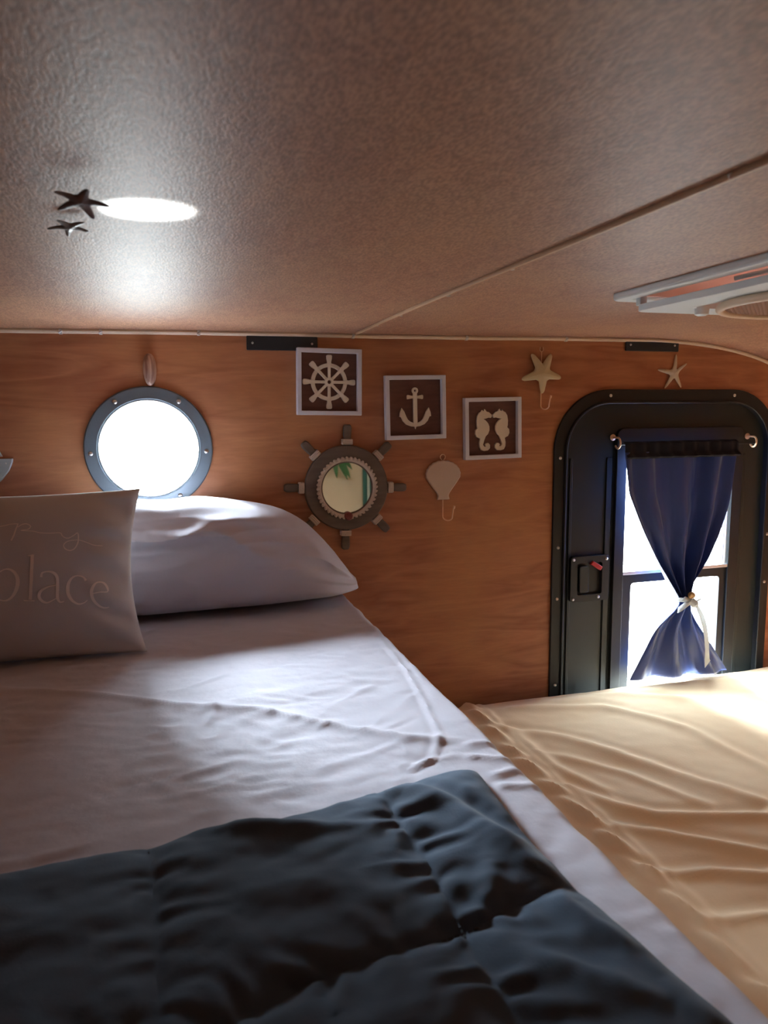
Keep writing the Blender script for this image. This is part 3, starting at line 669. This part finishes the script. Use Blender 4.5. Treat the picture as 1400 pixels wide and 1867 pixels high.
folds = [(sc([(.225,.772),(.250,.755),(.281,.692),(.313,.591),(.333,.527)]), .0085, .014), (sc([(.262,.79),(.31,.70),(.345,.60)]), -.006, .010), (sc([(.0,.752),(.036,.736),(.14,.70),(.200,.69)]), .007, .012),
         (sc([(.278,.60),(.262,.56),(.234,.535)]), .006, .010), (sc([(-.003,.708),(.06,.68),(.173,.60)]), -.003, .02), (sc([(.24,.50),(.29,.44),(.33,.40)]), .005, .012), (sc([(.30,.56),(.33,.48),(.345,.43)]), .004, .010)]
def quilt(u, v):
    fx = u; y0 = .14
    x = -.80 + (u**.8)*(.80+.345*q1)
    yt = sm_tab(top_edge, x, .008)
    y = y0 + v*(yt-y0)
    xr = sm_tab(right_edge, y, .01); x = -.80 + (u**.8)*(.80+xr)
    dy = yt-y; dx = xr-x
    de = min(dy, dx)
    h = .021*(1-exp(-(max(0, dy)/.013)))*(1-exp(-(max(0, dx)/.013)))
    for sm, w1, pk in ((seamA, .022, .0058), (seamB, .018, .0032), (seamC, .018, .0045), (seamD, .02, .002)):
        d, s, sd_, L = seg_d(x, y, sm)
        h -= .011*exp(-(d/w1))*(h/.021)
        h += pk*exp(-(d/.026))*(1-exp(-(d/.003)**2))*sin(s*190-d*70+4*N(s*22, d*20, sd_)+sd_*2)*(.5+1.2*abs(N(s*18, 3, sd_)))*(h/.02)
    for pl, a, wd in folds:
        d, s, sd_, L = seg_d(x, y, pl); h += a*exp(-(d/wd)**2)*sin(pi*min(1, max(.03, s/L)))**.6
    h += .0042*fbm(x*11, y*15, 8, 2)*min(1, de/.02) + .0012*fbm(x*40, y*40, 5, 2)*min(1, de/.01)
    e = min(1, max(0, de)/.004)
    return (x, y, BZ + .006 + max(.0, h)*1.0 - .004*(1-e))
def quilt_full():
    bm = grid_mesh(300, 300, quilt)
    rim = [e for e in bm.edges if len(e.link_faces) == 1]
    r = bmesh.ops.extrude_edge_only(bm, edges=rim)
    for g_ in r['geom']:
        if isinstance(g_, bmesh.types.BMVert): g_.co.z -= .004
    return bm
qt = obj('quilt', quilt_full(), M['quilt'])
tag(qt, 'dark charcoal blue quilt with puckered seams at the foot of the raised bed', 'quilt')
st = bmesh.new()
for sm in (seamA, seamB, seamC):
    tot = seg_d(0, 0, sm)[3]; s = .01
    def at(sv):
        acc = 0
        for (ax, ay), (bx, by) in zip(sm, sm[1:]):
            L = sqrt((bx-ax)**2+(by-ay)**2)
            if sv <= acc+L: t_ = (sv-acc)/L; return ax+(bx-ax)*t_, ay+(by-ay)*t_
            acc += L
        return sm[-1]
    while s < tot-.01:
        (ax, ay), (bx, by) = at(s), at(s+.0035)
        if ay < sm_tab(top_edge, ax)-.012 and ay > .30 and ax < .30:
            add_tube(st, [(ax, ay, BZ+.0125), (bx, by, BZ+.0125)], .0009, 5)
        s += .0058
o = obj('stitching', st, M['stitch'], qt); o['label'] = 'dark thread stitching'

# ------------------------------------------------------------------ big pillow leaning on the wall
ptop = [(-.40,-.21),(-.36,-.185),(-.30,-.176),(-.07,-.172),(0,-.176),(.06,-.172),(.12,-.176),(.18,-.185),(.24,-.205),(.295,-.240),(.35,-.300),(.385,-.355),(.402,-.376)]
pbot = [(-.40,-.40),(.0,-.404),(.2,-.402),(.33,-.397),(.402,-.386)]
def pillow(side):
    def f(u, v):
        x = -.40 + .802*u; zt = sm_tab(ptop, x, .02); zb = sm_tab(pbot, x, .02)
        z = zb + (zt-zb)*v
        e = max(0, (1-(2*u-1)**10)*(1-(2*v-1)**4)); b = e**.5
        thick = .118*b*(.55+.45*min(1, (zt-zb)/.22))
        yc = 1.575 + .022*v
        fold = 0
        if side < 0:
            fold = .0085*(1-2*abs(sin(z*40 + x*9 + 2.4*N(x*6, z*4, 2))))*ss(.40, .75, v)*min(1, b*1.6) + .006*fbm(x*7, z*10, 5, 2)*b + .0035*(1-3*abs(N(x*7+z*3, z*34, 11)))*ss(.3, .6, v)*b + .0025*(1-3*abs(N(x*10-z*12, z*16, 3)))*b
            # creases fanning in from the right-hand corner
            a = atan2(z+.385, .43-x); r = sqrt((z+.385)**2+(.43-x)**2)
            fold += .007*sin(a*22+2*N(r*9, a*3, 1))*exp(-r/.16)*b
            d, s, sd_, L = seg_d(x, z, [(-.03,-.225),(.03,-.232),(.08,-.212),(.13,-.205),(.25,-.225),(.33,-.31)]); fold += .006*exp(-(d/.010)**2)*b
        z2 = z + .006*N(x*9, v*2, 3)*v*(1-ss(.9, 1, u))
        return (x, yc + side*(thick+fold), z2)
    return f
bm = grid_mesh(170, 100, pillow(-1)); b2 = grid_mesh(170, 100, pillow(1))
me = bpy.data.meshes.new('t'); b2.to_mesh(me); b2.free(); bm.from_mesh(me); bmesh.ops.remove_doubles(bm, verts=bm.verts, dist=.0006)
tag(obj('pillow', bm, M['pillow']), 'large lilac grey pillow leaning on the wall under the round window', 'pillow')

# ------------------------------------------------------------------ cushion with lettering
def cushion_pt(a, b, side, off=0.):            # a, b in -1..1
    W, H, T = .425, .288, .055
    X = W/2*a*(1-.10*(1-b*b)); Z = H/2*b*(1-.04*(1-a*a))
    e = max(0, (1-a*a)*(1-b*b)); th = T*e**.42 + off
    if side < 0:
        th += .0025*fbm(a*3, b*3, 2, 2)*e
        g = ss(.50, .82, a)*ss(1, .9, a)
        th += .0055*sin(b*15+a*7+1.5*N(a*3, b*3, 1))*g*ss(1, .8, abs(b))
    ang = radians(15); Zb = Z + H/2; s_ = -side
    return V(-.258+X, 1.312 + Zb*sin(ang) - s_*th*cos(ang), -.408 + Zb*cos(ang) + s_*th*sin(ang))
def cush(side): return lambda u, v: cushion_pt(2*u-1, 2*v-1, side)
bm = grid_mesh(100, 100, cush(-1)); b2 = grid_mesh(100, 100, cush(1))
me = bpy.data.meshes.new('t'); b2.to_mesh(me); b2.free(); bm.from_mesh(me); bmesh.ops.remove_doubles(bm, verts=bm.verts, dist=.0006)
cu = obj('cushion', bm, M['cushion'])
tag(cu, 'taupe square cushion with pale lettering propped against the large pillow', 'cushion')
SCRIPT = [[(-0.031,0.584,-0.032,0.593),(-0.025,0.586,-0.026,0.595),(-0.017,0.588,-0.018,0.597),(-0.008,0.591,-0.009,0.6),(0.002,0.593,0.001,0.602),(0.011,0.596,0.01,0.605),(0.02,0.598,0.018,0.607),(0.028,0.601,0.026,0.61),(0.036,0.604,0.034,0.613),(0.044,0.606,0.043,0.615),(0.053,0.608,0.052,0.617),(0.063,0.608,0.062,0.618),(0.074,0.609,0.074,0.618),(0.085,0.609,0.085,0.618),(0.095,0.608,0.095,0.618),(0.102,0.609,0.101,0.618)],
 [(0.101,0.619,0.109,0.613),(0.099,0.609,0.107,0.603),(0.096,0.595,0.104,0.589),(0.092,0.578,0.101,0.572),(0.088,0.561,0.097,0.555),(0.085,0.545,0.094,0.539),(0.082,0.531,0.092,0.525),(0.079,0.518,0.09,0.511),(0.077,0.504,0.088,0.498),(0.074,0.492,0.086,0.484),(0.071,0.479,0.083,0.47),(0.067,0.466,0.079,0.455),(0.063,0.45,0.074,0.44),(0.058,0.436,0.069,0.426),(0.054,0.423,0.065,0.414),(0.051,0.415,0.061,0.406)],
 [(0.105,0.566,0.101,0.574),(0.109,0.571,0.106,0.579),(0.116,0.579,0.113,0.587),(0.124,0.587,0.12,0.595),(0.132,0.594,0.128,0.603),(0.139,0.598,0.136,0.608),(0.145,0.601,0.144,0.612),(0.153,0.603,0.151,0.614),(0.16,0.603,0.159,0.614),(0.166,0.602,0.167,0.613),(0.172,0.6,0.174,0.611),(0.178,0.596,0.18,0.607),(0.184,0.59,0.188,0.6),(0.19,0.584,0.194,0.593),(0.194,0.578,0.199,0.585),(0.195,0.573,0.203,0.575),(0.195,0.569,0.203,0.566),(0.194,0.564,0.2,0.556),(0.191,0.557,0.196,0.548),(0.186,0.551,0.191,0.541),(0.181,0.546,0.184,0.535),(0.171,0.542,0.172,0.532),(0.156,0.539,0.157,0.529),(0.141,0.537,0.142,0.527),(0.13,0.535,0.132,0.525),(0.128,0.523,0.13,0.532),(0.138,0.521,0.138,0.53),(0.156,0.518,0.156,0.528),(0.179,0.516,0.179,0.525),(0.201,0.514,0.201,0.522),(0.218,0.51,0.219,0.519),(0.231,0.506,0.232,0.515),(0.24,0.501,0.242,0.51),(0.249,0.496,0.25,0.504),(0.258,0.491,0.259,0.5),(0.269,0.487,0.27,0.495),(0.282,0.483,0.283,0.493),(0.297,0.48,0.297,0.489),(0.311,0.478,0.311,0.487),(0.327,0.475,0.327,0.485),(0.342,0.474,0.342,0.483),(0.36,0.473,0.36,0.482),(0.38,0.473,0.38,0.482),(0.4,0.474,0.399,0.483),(0.417,0.473,0.417,0.482),(0.429,0.471,0.43,0.48),(0.436,0.466,0.439,0.474),(0.438,0.462,0.444,0.466),(0.439,0.456,0.445,0.457),(0.44,0.448,0.446,0.451),(0.443,0.44,0.448,0.446),(0.447,0.433,0.452,0.44),(0.452,0.427,0.456,0.434),(0.457,0.421,0.46,0.428),(0.462,0.415,0.465,0.423),(0.467,0.41,0.47,0.419),(0.473,0.407,0.475,0.416),(0.479,0.403,0.48,0.413),(0.485,0.401,0.486,0.412),(0.492,0.4,0.492,0.411),(0.499,0.402,0.497,0.412),(0.507,0.405,0.504,0.414),(0.514,0.41,0.511,0.419),(0.522,0.416,0.518,0.424),(0.529,0.422,0.525,0.431),(0.536,0.428,0.532,0.437),(0.543,0.436,0.539,0.445),(0.551,0.445,0.546,0.454),(0.557,0.454,0.553,0.463),(0.563,0.459,0.559,0.47),(0.565,0.459,0.567,0.47),(0.566,0.456,0.573,0.461),(0.568,0.445,0.576,0.447),(0.57,0.431,0.579,0.431),(0.571,0.415,0.58,0.415),(0.571,0.401,0.581,0.4),(0.571,0.388,0.581,0.386),(0.571,0.375,0.581,0.372),(0.57,0.362,0.58,0.358),(0.568,0.349,0.579,0.343),(0.566,0.336,0.576,0.33),(0.563,0.323,0.572,0.316),(0.559,0.31,0.568,0.302),(0.554,0.297,0.562,0.288),(0.549,0.286,0.556,0.277),(0.543,0.278,0.549,0.267),(0.537,0.272,0.542,0.259),(0.531,0.267,0.534,0.254),(0.524,0.264,0.526,0.25),(0.516,0.262,0.517,0.249),(0.509,0.262,0.509,0.249),(0.502,0.265,0.5,0.252),(0.495,0.269,0.492,0.257),(0.487,0.275,0.483,0.263),(0.48,0.282,0.475,0.271),(0.475,0.288,0.469,0.279),(0.472,0.295,0.464,0.289),(0.469,0.303,0.461,0.299),(0.467,0.311,0.459,0.31),(0.466,0.32,0.459,0.322),(0.467,0.327,0.46,0.332),(0.47,0.334,0.464,0.341),(0.474,0.343,0.469,0.351),(0.479,0.35,0.475,0.359),(0.486,0.357,0.483,0.366),(0.494,0.363,0.491,0.372),(0.502,0.366,0.5,0.376),(0.512,0.37,0.511,0.379),(0.523,0.371,0.522,0.381),(0.534,0.372,0.533,0.382),(0.544,0.374,0.543,0.382),(0.553,0.374,0.553,0.383),(0.562,0.375,0.561,0.384),(0.57,0.374,0.57,0.383),(0.579,0.373,0.579,0.382),(0.588,0.371,0.588,0.379),(0.597,0.366,0.599,0.375),(0.608,0.361,0.609,0.369),(0.618,0.354,0.62,0.363),(0.629,0.347,0.631,0.356),(0.641,0.34,0.642,0.349),(0.652,0.333,0.654,0.341),(0.664,0.325,0.666,0.333),(0.676,0.316,0.678,0.324),(0.689,0.308,0.691,0.317),(0.702,0.302,0.703,0.311),(0.717,0.297,0.717,0.306),(0.732,0.294,0.733,0.303),(0.748,0.292,0.748,0.301),(0.762,0.291,0.762,0.3),(0.771,0.29,0.771,0.298)]]
PLACE = [[(-0.092,0.104,-0.068,0.101),(-0.093,0.085,-0.068,0.082),(-0.094,0.061,-0.068,0.058),(-0.095,0.029,-0.068,0.026),(-0.096,-0.009,-0.069,-0.012),(-0.097,-0.055,-0.07,-0.057),(-0.098,-0.115,-0.071,-0.119),(-0.1,-0.192,-0.073,-0.196),(-0.102,-0.272,-0.075,-0.275),(-0.104,-0.341,-0.077,-0.345),(-0.105,-0.39,-0.079,-0.393)],
 [(-0.13,0.096,-0.13,0.107),(-0.121,0.096,-0.122,0.107),(-0.108,0.096,-0.109,0.107),(-0.094,0.095,-0.095,0.108),(-0.081,0.095,-0.082,0.108),(-0.073,0.095,-0.073,0.108)],
 [(-0.145,-0.397,-0.145,-0.384),(-0.129,-0.399,-0.129,-0.386),(-0.105,-0.401,-0.105,-0.389),(-0.079,-0.405,-0.079,-0.392),(-0.056,-0.408,-0.056,-0.394),(-0.04,-0.409,-0.04,-0.396)],
 [(-0.072,0.003,-0.076,0.014),(-0.065,0.008,-0.07,0.02),(-0.057,0.016,-0.062,0.028),(-0.047,0.025,-0.052,0.037),(-0.037,0.034,-0.042,0.047),(-0.028,0.042,-0.033,0.055),(-0.02,0.048,-0.025,0.062),(-0.013,0.055,-0.018,0.068),(-0.006,0.061,-0.011,0.074),(0,0.065,-0.003,0.08),(0.007,0.068,0.005,0.083),(0.015,0.069,0.014,0.085),(0.023,0.068,0.023,0.086),(0.031,0.066,0.032,0.086),(0.039,0.062,0.042,0.084),(0.046,0.057,0.052,0.079),(0.053,0.05,0.062,0.072),(0.06,0.04,0.072,0.063),(0.067,0.029,0.082,0.052),(0.073,0.017,0.091,0.039),(0.078,0.005,0.098,0.024),(0.082,-0.007,0.105,0.009),(0.085,-0.021,0.11,-0.007),(0.087,-0.035,0.115,-0.025),(0.089,-0.05,0.118,-0.044),(0.09,-0.065,0.12,-0.063),(0.09,-0.079,0.12,-0.082),(0.089,-0.094,0.119,-0.102),(0.088,-0.11,0.117,-0.121),(0.085,-0.127,0.114,-0.14),(0.082,-0.142,0.109,-0.159),(0.078,-0.159,0.104,-0.177),(0.074,-0.177,0.097,-0.196),(0.068,-0.194,0.089,-0.214),(0.062,-0.21,0.081,-0.231),(0.056,-0.225,0.073,-0.245),(0.051,-0.237,0.065,-0.257),(0.045,-0.247,0.057,-0.268),(0.038,-0.256,0.048,-0.277),(0.032,-0.264,0.04,-0.284),(0.025,-0.27,0.031,-0.29),(0.018,-0.275,0.022,-0.294),(0.011,-0.279,0.013,-0.297),(0.003,-0.281,0.004,-0.297),(-0.005,-0.282,-0.005,-0.296),(-0.014,-0.28,-0.016,-0.292),(-0.026,-0.274,-0.029,-0.285),(-0.04,-0.264,-0.043,-0.275),(-0.055,-0.253,-0.058,-0.263),(-0.067,-0.243,-0.071,-0.253),(-0.076,-0.237,-0.079,-0.246)],
 [(0.207,0.229,0.233,0.226),(0.206,0.194,0.232,0.191),(0.205,0.146,0.231,0.141),(0.203,0.088,0.229,0.084),(0.2,0.029,0.226,0.024),(0.197,-0.028,0.224,-0.032),(0.194,-0.084,0.22,-0.089),(0.19,-0.147,0.216,-0.151),(0.186,-0.207,0.212,-0.212),(0.182,-0.258,0.208,-0.263),(0.179,-0.295,0.204,-0.3)],
 [(0.188,0.213,0.186,0.226),(0.194,0.213,0.193,0.227),(0.204,0.214,0.203,0.228),(0.215,0.215,0.214,0.23),(0.225,0.216,0.224,0.231),(0.231,0.217,0.23,0.232)],
 [(0.141,-0.306,0.141,-0.295),(0.154,-0.309,0.155,-0.297),(0.173,-0.312,0.174,-0.301),(0.194,-0.315,0.195,-0.304),(0.213,-0.318,0.214,-0.307),(0.226,-0.32,0.227,-0.309)],
 [(0.296,-0.045,0.277,-0.04),(0.297,-0.037,0.278,-0.033),(0.297,-0.027,0.279,-0.023),(0.297,-0.017,0.281,-0.01),(0.299,-0.008,0.284,0.002),(0.3,-0.003,0.29,0.013),(0.304,0.001,0.297,0.019),(0.309,0.005,0.306,0.023),(0.316,0.008,0.314,0.025),(0.324,0.01,0.323,0.026),(0.332,0.01,0.332,0.026),(0.34,0.01,0.34,0.027),(0.349,0.007,0.35,0.027),(0.357,0.004,0.36,0.026),(0.365,-0.001,0.37,0.023),(0.371,-0.007,0.38,0.018),(0.378,-0.015,0.389,0.011),(0.383,-0.023,0.398,0.003),(0.388,-0.032,0.407,-0.008),(0.392,-0.041,0.414,-0.023),(0.395,-0.053,0.42,-0.042),(0.397,-0.068,0.423,-0.063),(0.397,-0.087,0.424,-0.087),(0.397,-0.109,0.424,-0.111),(0.397,-0.133,0.423,-0.135),(0.396,-0.157,0.423,-0.16),(0.395,-0.183,0.421,-0.186),(0.393,-0.212,0.419,-0.215),(0.391,-0.241,0.417,-0.244),(0.39,-0.268,0.416,-0.269),(0.391,-0.292,0.415,-0.289),(0.393,-0.312,0.416,-0.304),(0.398,-0.328,0.417,-0.316),(0.404,-0.34,0.419,-0.326),(0.41,-0.35,0.421,-0.333),(0.417,-0.357,0.423,-0.339),(0.425,-0.359,0.427,-0.342),(0.434,-0.357,0.432,-0.342),(0.441,-0.353,0.439,-0.341),(0.448,-0.349,0.446,-0.339),(0.452,-0.346,0.45,-0.337)],
 [(0.404,-0.141,0.405,-0.153),(0.396,-0.142,0.396,-0.154),(0.383,-0.143,0.384,-0.155),(0.369,-0.144,0.37,-0.157),(0.354,-0.147,0.356,-0.16),(0.34,-0.15,0.343,-0.165),(0.327,-0.156,0.331,-0.173),(0.313,-0.162,0.318,-0.182),(0.299,-0.17,0.307,-0.192),(0.286,-0.179,0.296,-0.203),(0.275,-0.19,0.289,-0.213),(0.266,-0.203,0.283,-0.224),(0.259,-0.218,0.279,-0.235),(0.253,-0.233,0.276,-0.246),(0.25,-0.25,0.274,-0.257),(0.249,-0.267,0.274,-0.265),(0.251,-0.284,0.275,-0.273),(0.256,-0.3,0.277,-0.283),(0.262,-0.314,0.28,-0.293),(0.27,-0.325,0.285,-0.303),(0.278,-0.335,0.291,-0.311),(0.285,-0.343,0.296,-0.319),(0.295,-0.349,0.302,-0.326),(0.304,-0.353,0.308,-0.331),(0.315,-0.355,0.316,-0.335),(0.327,-0.353,0.326,-0.336),(0.341,-0.346,0.338,-0.331),(0.356,-0.336,0.353,-0.323),(0.372,-0.324,0.369,-0.312),(0.386,-0.313,0.382,-0.303),(0.395,-0.306,0.392,-0.296)],
 [(0.645,-0.105,0.627,-0.121),(0.642,-0.1,0.625,-0.114),(0.638,-0.091,0.622,-0.104),(0.633,-0.081,0.62,-0.094),(0.626,-0.071,0.616,-0.085),(0.618,-0.063,0.612,-0.078),(0.609,-0.056,0.604,-0.071),(0.599,-0.051,0.596,-0.064),(0.588,-0.047,0.586,-0.06),(0.577,-0.043,0.576,-0.056),(0.567,-0.043,0.567,-0.056),(0.556,-0.044,0.558,-0.059),(0.546,-0.047,0.55,-0.064),(0.535,-0.052,0.541,-0.071),(0.525,-0.06,0.534,-0.079),(0.515,-0.069,0.527,-0.089),(0.506,-0.082,0.522,-0.1),(0.499,-0.096,0.517,-0.114),(0.491,-0.113,0.512,-0.129),(0.485,-0.13,0.508,-0.144),(0.48,-0.149,0.505,-0.16),(0.476,-0.169,0.503,-0.177),(0.474,-0.192,0.501,-0.196),(0.473,-0.214,0.501,-0.215),(0.472,-0.236,0.501,-0.234),(0.474,-0.258,0.501,-0.25),(0.478,-0.278,0.504,-0.266),(0.483,-0.297,0.507,-0.281),(0.489,-0.315,0.511,-0.296),(0.496,-0.331,0.516,-0.31),(0.504,-0.345,0.521,-0.323),(0.513,-0.358,0.527,-0.336),(0.523,-0.369,0.535,-0.348),(0.533,-0.379,0.543,-0.358),(0.544,-0.387,0.551,-0.367),(0.554,-0.392,0.559,-0.373),(0.565,-0.394,0.566,-0.376),(0.575,-0.393,0.575,-0.377),(0.585,-0.39,0.583,-0.375),(0.594,-0.386,0.592,-0.372),(0.602,-0.381,0.6,-0.369),(0.611,-0.376,0.607,-0.365),(0.618,-0.368,0.615,-0.359),(0.625,-0.36,0.621,-0.352),(0.631,-0.353,0.627,-0.345),(0.635,-0.348,0.631,-0.341)],
 [(0.68,-0.276,0.679,-0.265),(0.689,-0.274,0.688,-0.263),(0.701,-0.272,0.701,-0.261),(0.716,-0.269,0.715,-0.258),(0.731,-0.266,0.73,-0.255),(0.744,-0.264,0.744,-0.253),(0.756,-0.264,0.757,-0.253),(0.769,-0.266,0.77,-0.255),(0.782,-0.267,0.783,-0.255),(0.793,-0.267,0.793,-0.255),(0.803,-0.263,0.798,-0.252),(0.81,-0.252,0.8,-0.247),(0.813,-0.239,0.8,-0.239),(0.813,-0.224,0.798,-0.228),(0.811,-0.209,0.795,-0.217),(0.809,-0.196,0.792,-0.206),(0.805,-0.183,0.789,-0.196),(0.8,-0.17,0.785,-0.185),(0.793,-0.158,0.78,-0.175),(0.786,-0.148,0.775,-0.165),(0.777,-0.139,0.769,-0.159),(0.768,-0.134,0.763,-0.153),(0.757,-0.131,0.755,-0.149),(0.747,-0.13,0.746,-0.147),(0.737,-0.131,0.737,-0.146),(0.727,-0.132,0.73,-0.148),(0.719,-0.136,0.723,-0.152),(0.71,-0.142,0.718,-0.158),(0.702,-0.149,0.713,-0.166),(0.695,-0.158,0.709,-0.175),(0.688,-0.168,0.705,-0.186),(0.682,-0.18,0.7,-0.198),(0.675,-0.194,0.696,-0.21),(0.669,-0.209,0.692,-0.224),(0.664,-0.227,0.689,-0.237),(0.66,-0.245,0.687,-0.25),(0.659,-0.265,0.686,-0.265),(0.659,-0.285,0.686,-0.282),(0.66,-0.306,0.686,-0.299),(0.662,-0.326,0.688,-0.315),(0.666,-0.344,0.69,-0.33),(0.672,-0.362,0.694,-0.344),(0.678,-0.378,0.698,-0.358),(0.686,-0.393,0.704,-0.372),(0.694,-0.406,0.71,-0.385),(0.702,-0.417,0.717,-0.396),(0.711,-0.428,0.723,-0.407),(0.72,-0.437,0.73,-0.416),(0.729,-0.443,0.737,-0.424),(0.739,-0.449,0.745,-0.43),(0.749,-0.453,0.752,-0.435),(0.759,-0.454,0.761,-0.438),(0.77,-0.453,0.77,-0.439),(0.781,-0.45,0.78,-0.439),(0.789,-0.448,0.789,-0.438),(0.795,-0.446,0.795,-0.437)]]
def lettering(strokes, label):
    bm = bmesh.new()
    for si, st_ in enumerate(strokes):
        prev = None
        for a1, b1, a2, b2 in st_:
            row = [bm.verts.new(cushion_pt(a1+(a2-a1)*k/2, b1+(b2-b1)*k/2, -1, .0010+.00004*si)) for k in range(3)]
            if prev:
                for k in range(2): bm.faces.new((prev[k], row[k], row[k+1], prev[k+1]))
            prev = row
    o = obj('lettering', bm, M['cushion_print'], cu, recalc=False); o['label'] = label
lettering(SCRIPT, 'pale handwritten script line'); lettering(PLACE, 'pale printed word in serif letters')
# ------------------------------------------------------------------ added porch room shutting out sky light; the mirror shows its back wall
bm = bmesh.new(); add_box(bm, -1.6, 3.4, -2.55, -2.5, FZ-.02, 1.2); add_box(bm, -1.65, -1.6, -2.5, NY-.03, FZ-.02, 1.2); add_box(bm, 3.4, 3.45, -2.5, NY-.03, FZ-.02, 1.2)
struct(obj('wall_added_porch', bm, M['porch']))  # back wall shows in the mirror; side walls added to block sky light
bm = bmesh.new(); add_box(bm, -1.65, 3.45, -2.55, NY-.10, 1.2, 1.25); struct(obj('ceiling_added_porch', bm, M['porch']))  # added unseen roof that keeps sky light out of the room
bm = bmesh.new(); add_box(bm, -1.65, 3.45, -2.55, NY-.03, FZ-.06, FZ-.02); struct(obj('floor_added_porch', bm, M['porch']))
for x0, x1, z0, z1 in ((-1.65, XL-.03, FZ-.02, 1.25), (XR+.03, 3.45, FZ-.02, 1.25), (XL-.03, XR+.03, .20, 1.25)):
    pass
bm = bmesh.new(); add_box(bm, -1.65, XL-.03, NY-.10, NY-.03, FZ-.02, 1.25); add_box(bm, XR+.03, 3.45, NY-.10, NY-.03, FZ-.02, 1.25); add_box(bm, XL-.03, XR+.03, NY-.10, NY-.03, .20, 1.25)
struct(obj('wall_light_block', bm, M['porch']))  # unseen pieces added around the cabin to close the room against daylight
t = thing('hanging_plant', 'green leafy plant on the porch wall reflected in the round mirror', 'plant', (1.28, -2.40, -.28))
rng = random.Random(5)
for k in range(16):
    a = rng.uniform(-2.6, -.5) if k % 3 else rng.uniform(.3, 2.8); L = rng.uniform(.10, .22); bm = bmesh.new()
    pts = [(cos(a)*L*s, .04*s, sin(a)*L*s-.06*s*s) for s in (0, .3, .6, .85, 1)]
    add_tube(bm, pts, [.006, .022, .026, .016, .002], 8, flat=.2); obj('leaf', bm, M['leaf'], t)
bm = bmesh.new(); add_lathe(bm, [(.05, -.12), (.07, 0), (.065, 0), (.045, -.11), (0, -.11)], 20, axis='z'); obj('pot', bm, M['cork'], t)
t = thing('porch_curtain', 'dark green curtain with pale stripes reflected in the round mirror', 'curtain', (1.84, -2.47, FZ-.02))
o = obj('cloth', grid_mesh(80, 4, lambda u, v: (-.30+.6*u, .02*sin(u*50), 2.0*v)), M['shutter'], t); o.modifiers.new('s', 'SOLIDIFY').thickness = .002
for k in range(7):
    bm = bmesh.new(); add_box(bm, -.27+.08*k, -.25+.08*k, .026, .030, .0, 2.0); obj('stripe', bm, M['shutter_stripe'], t)

# ------------------------------------------------------------------ raise everything from eye level to its height above the floor
for o in S.objects:
    if o.parent is None and o.type in ('MESH', 'EMPTY'): o.location.z += Z0
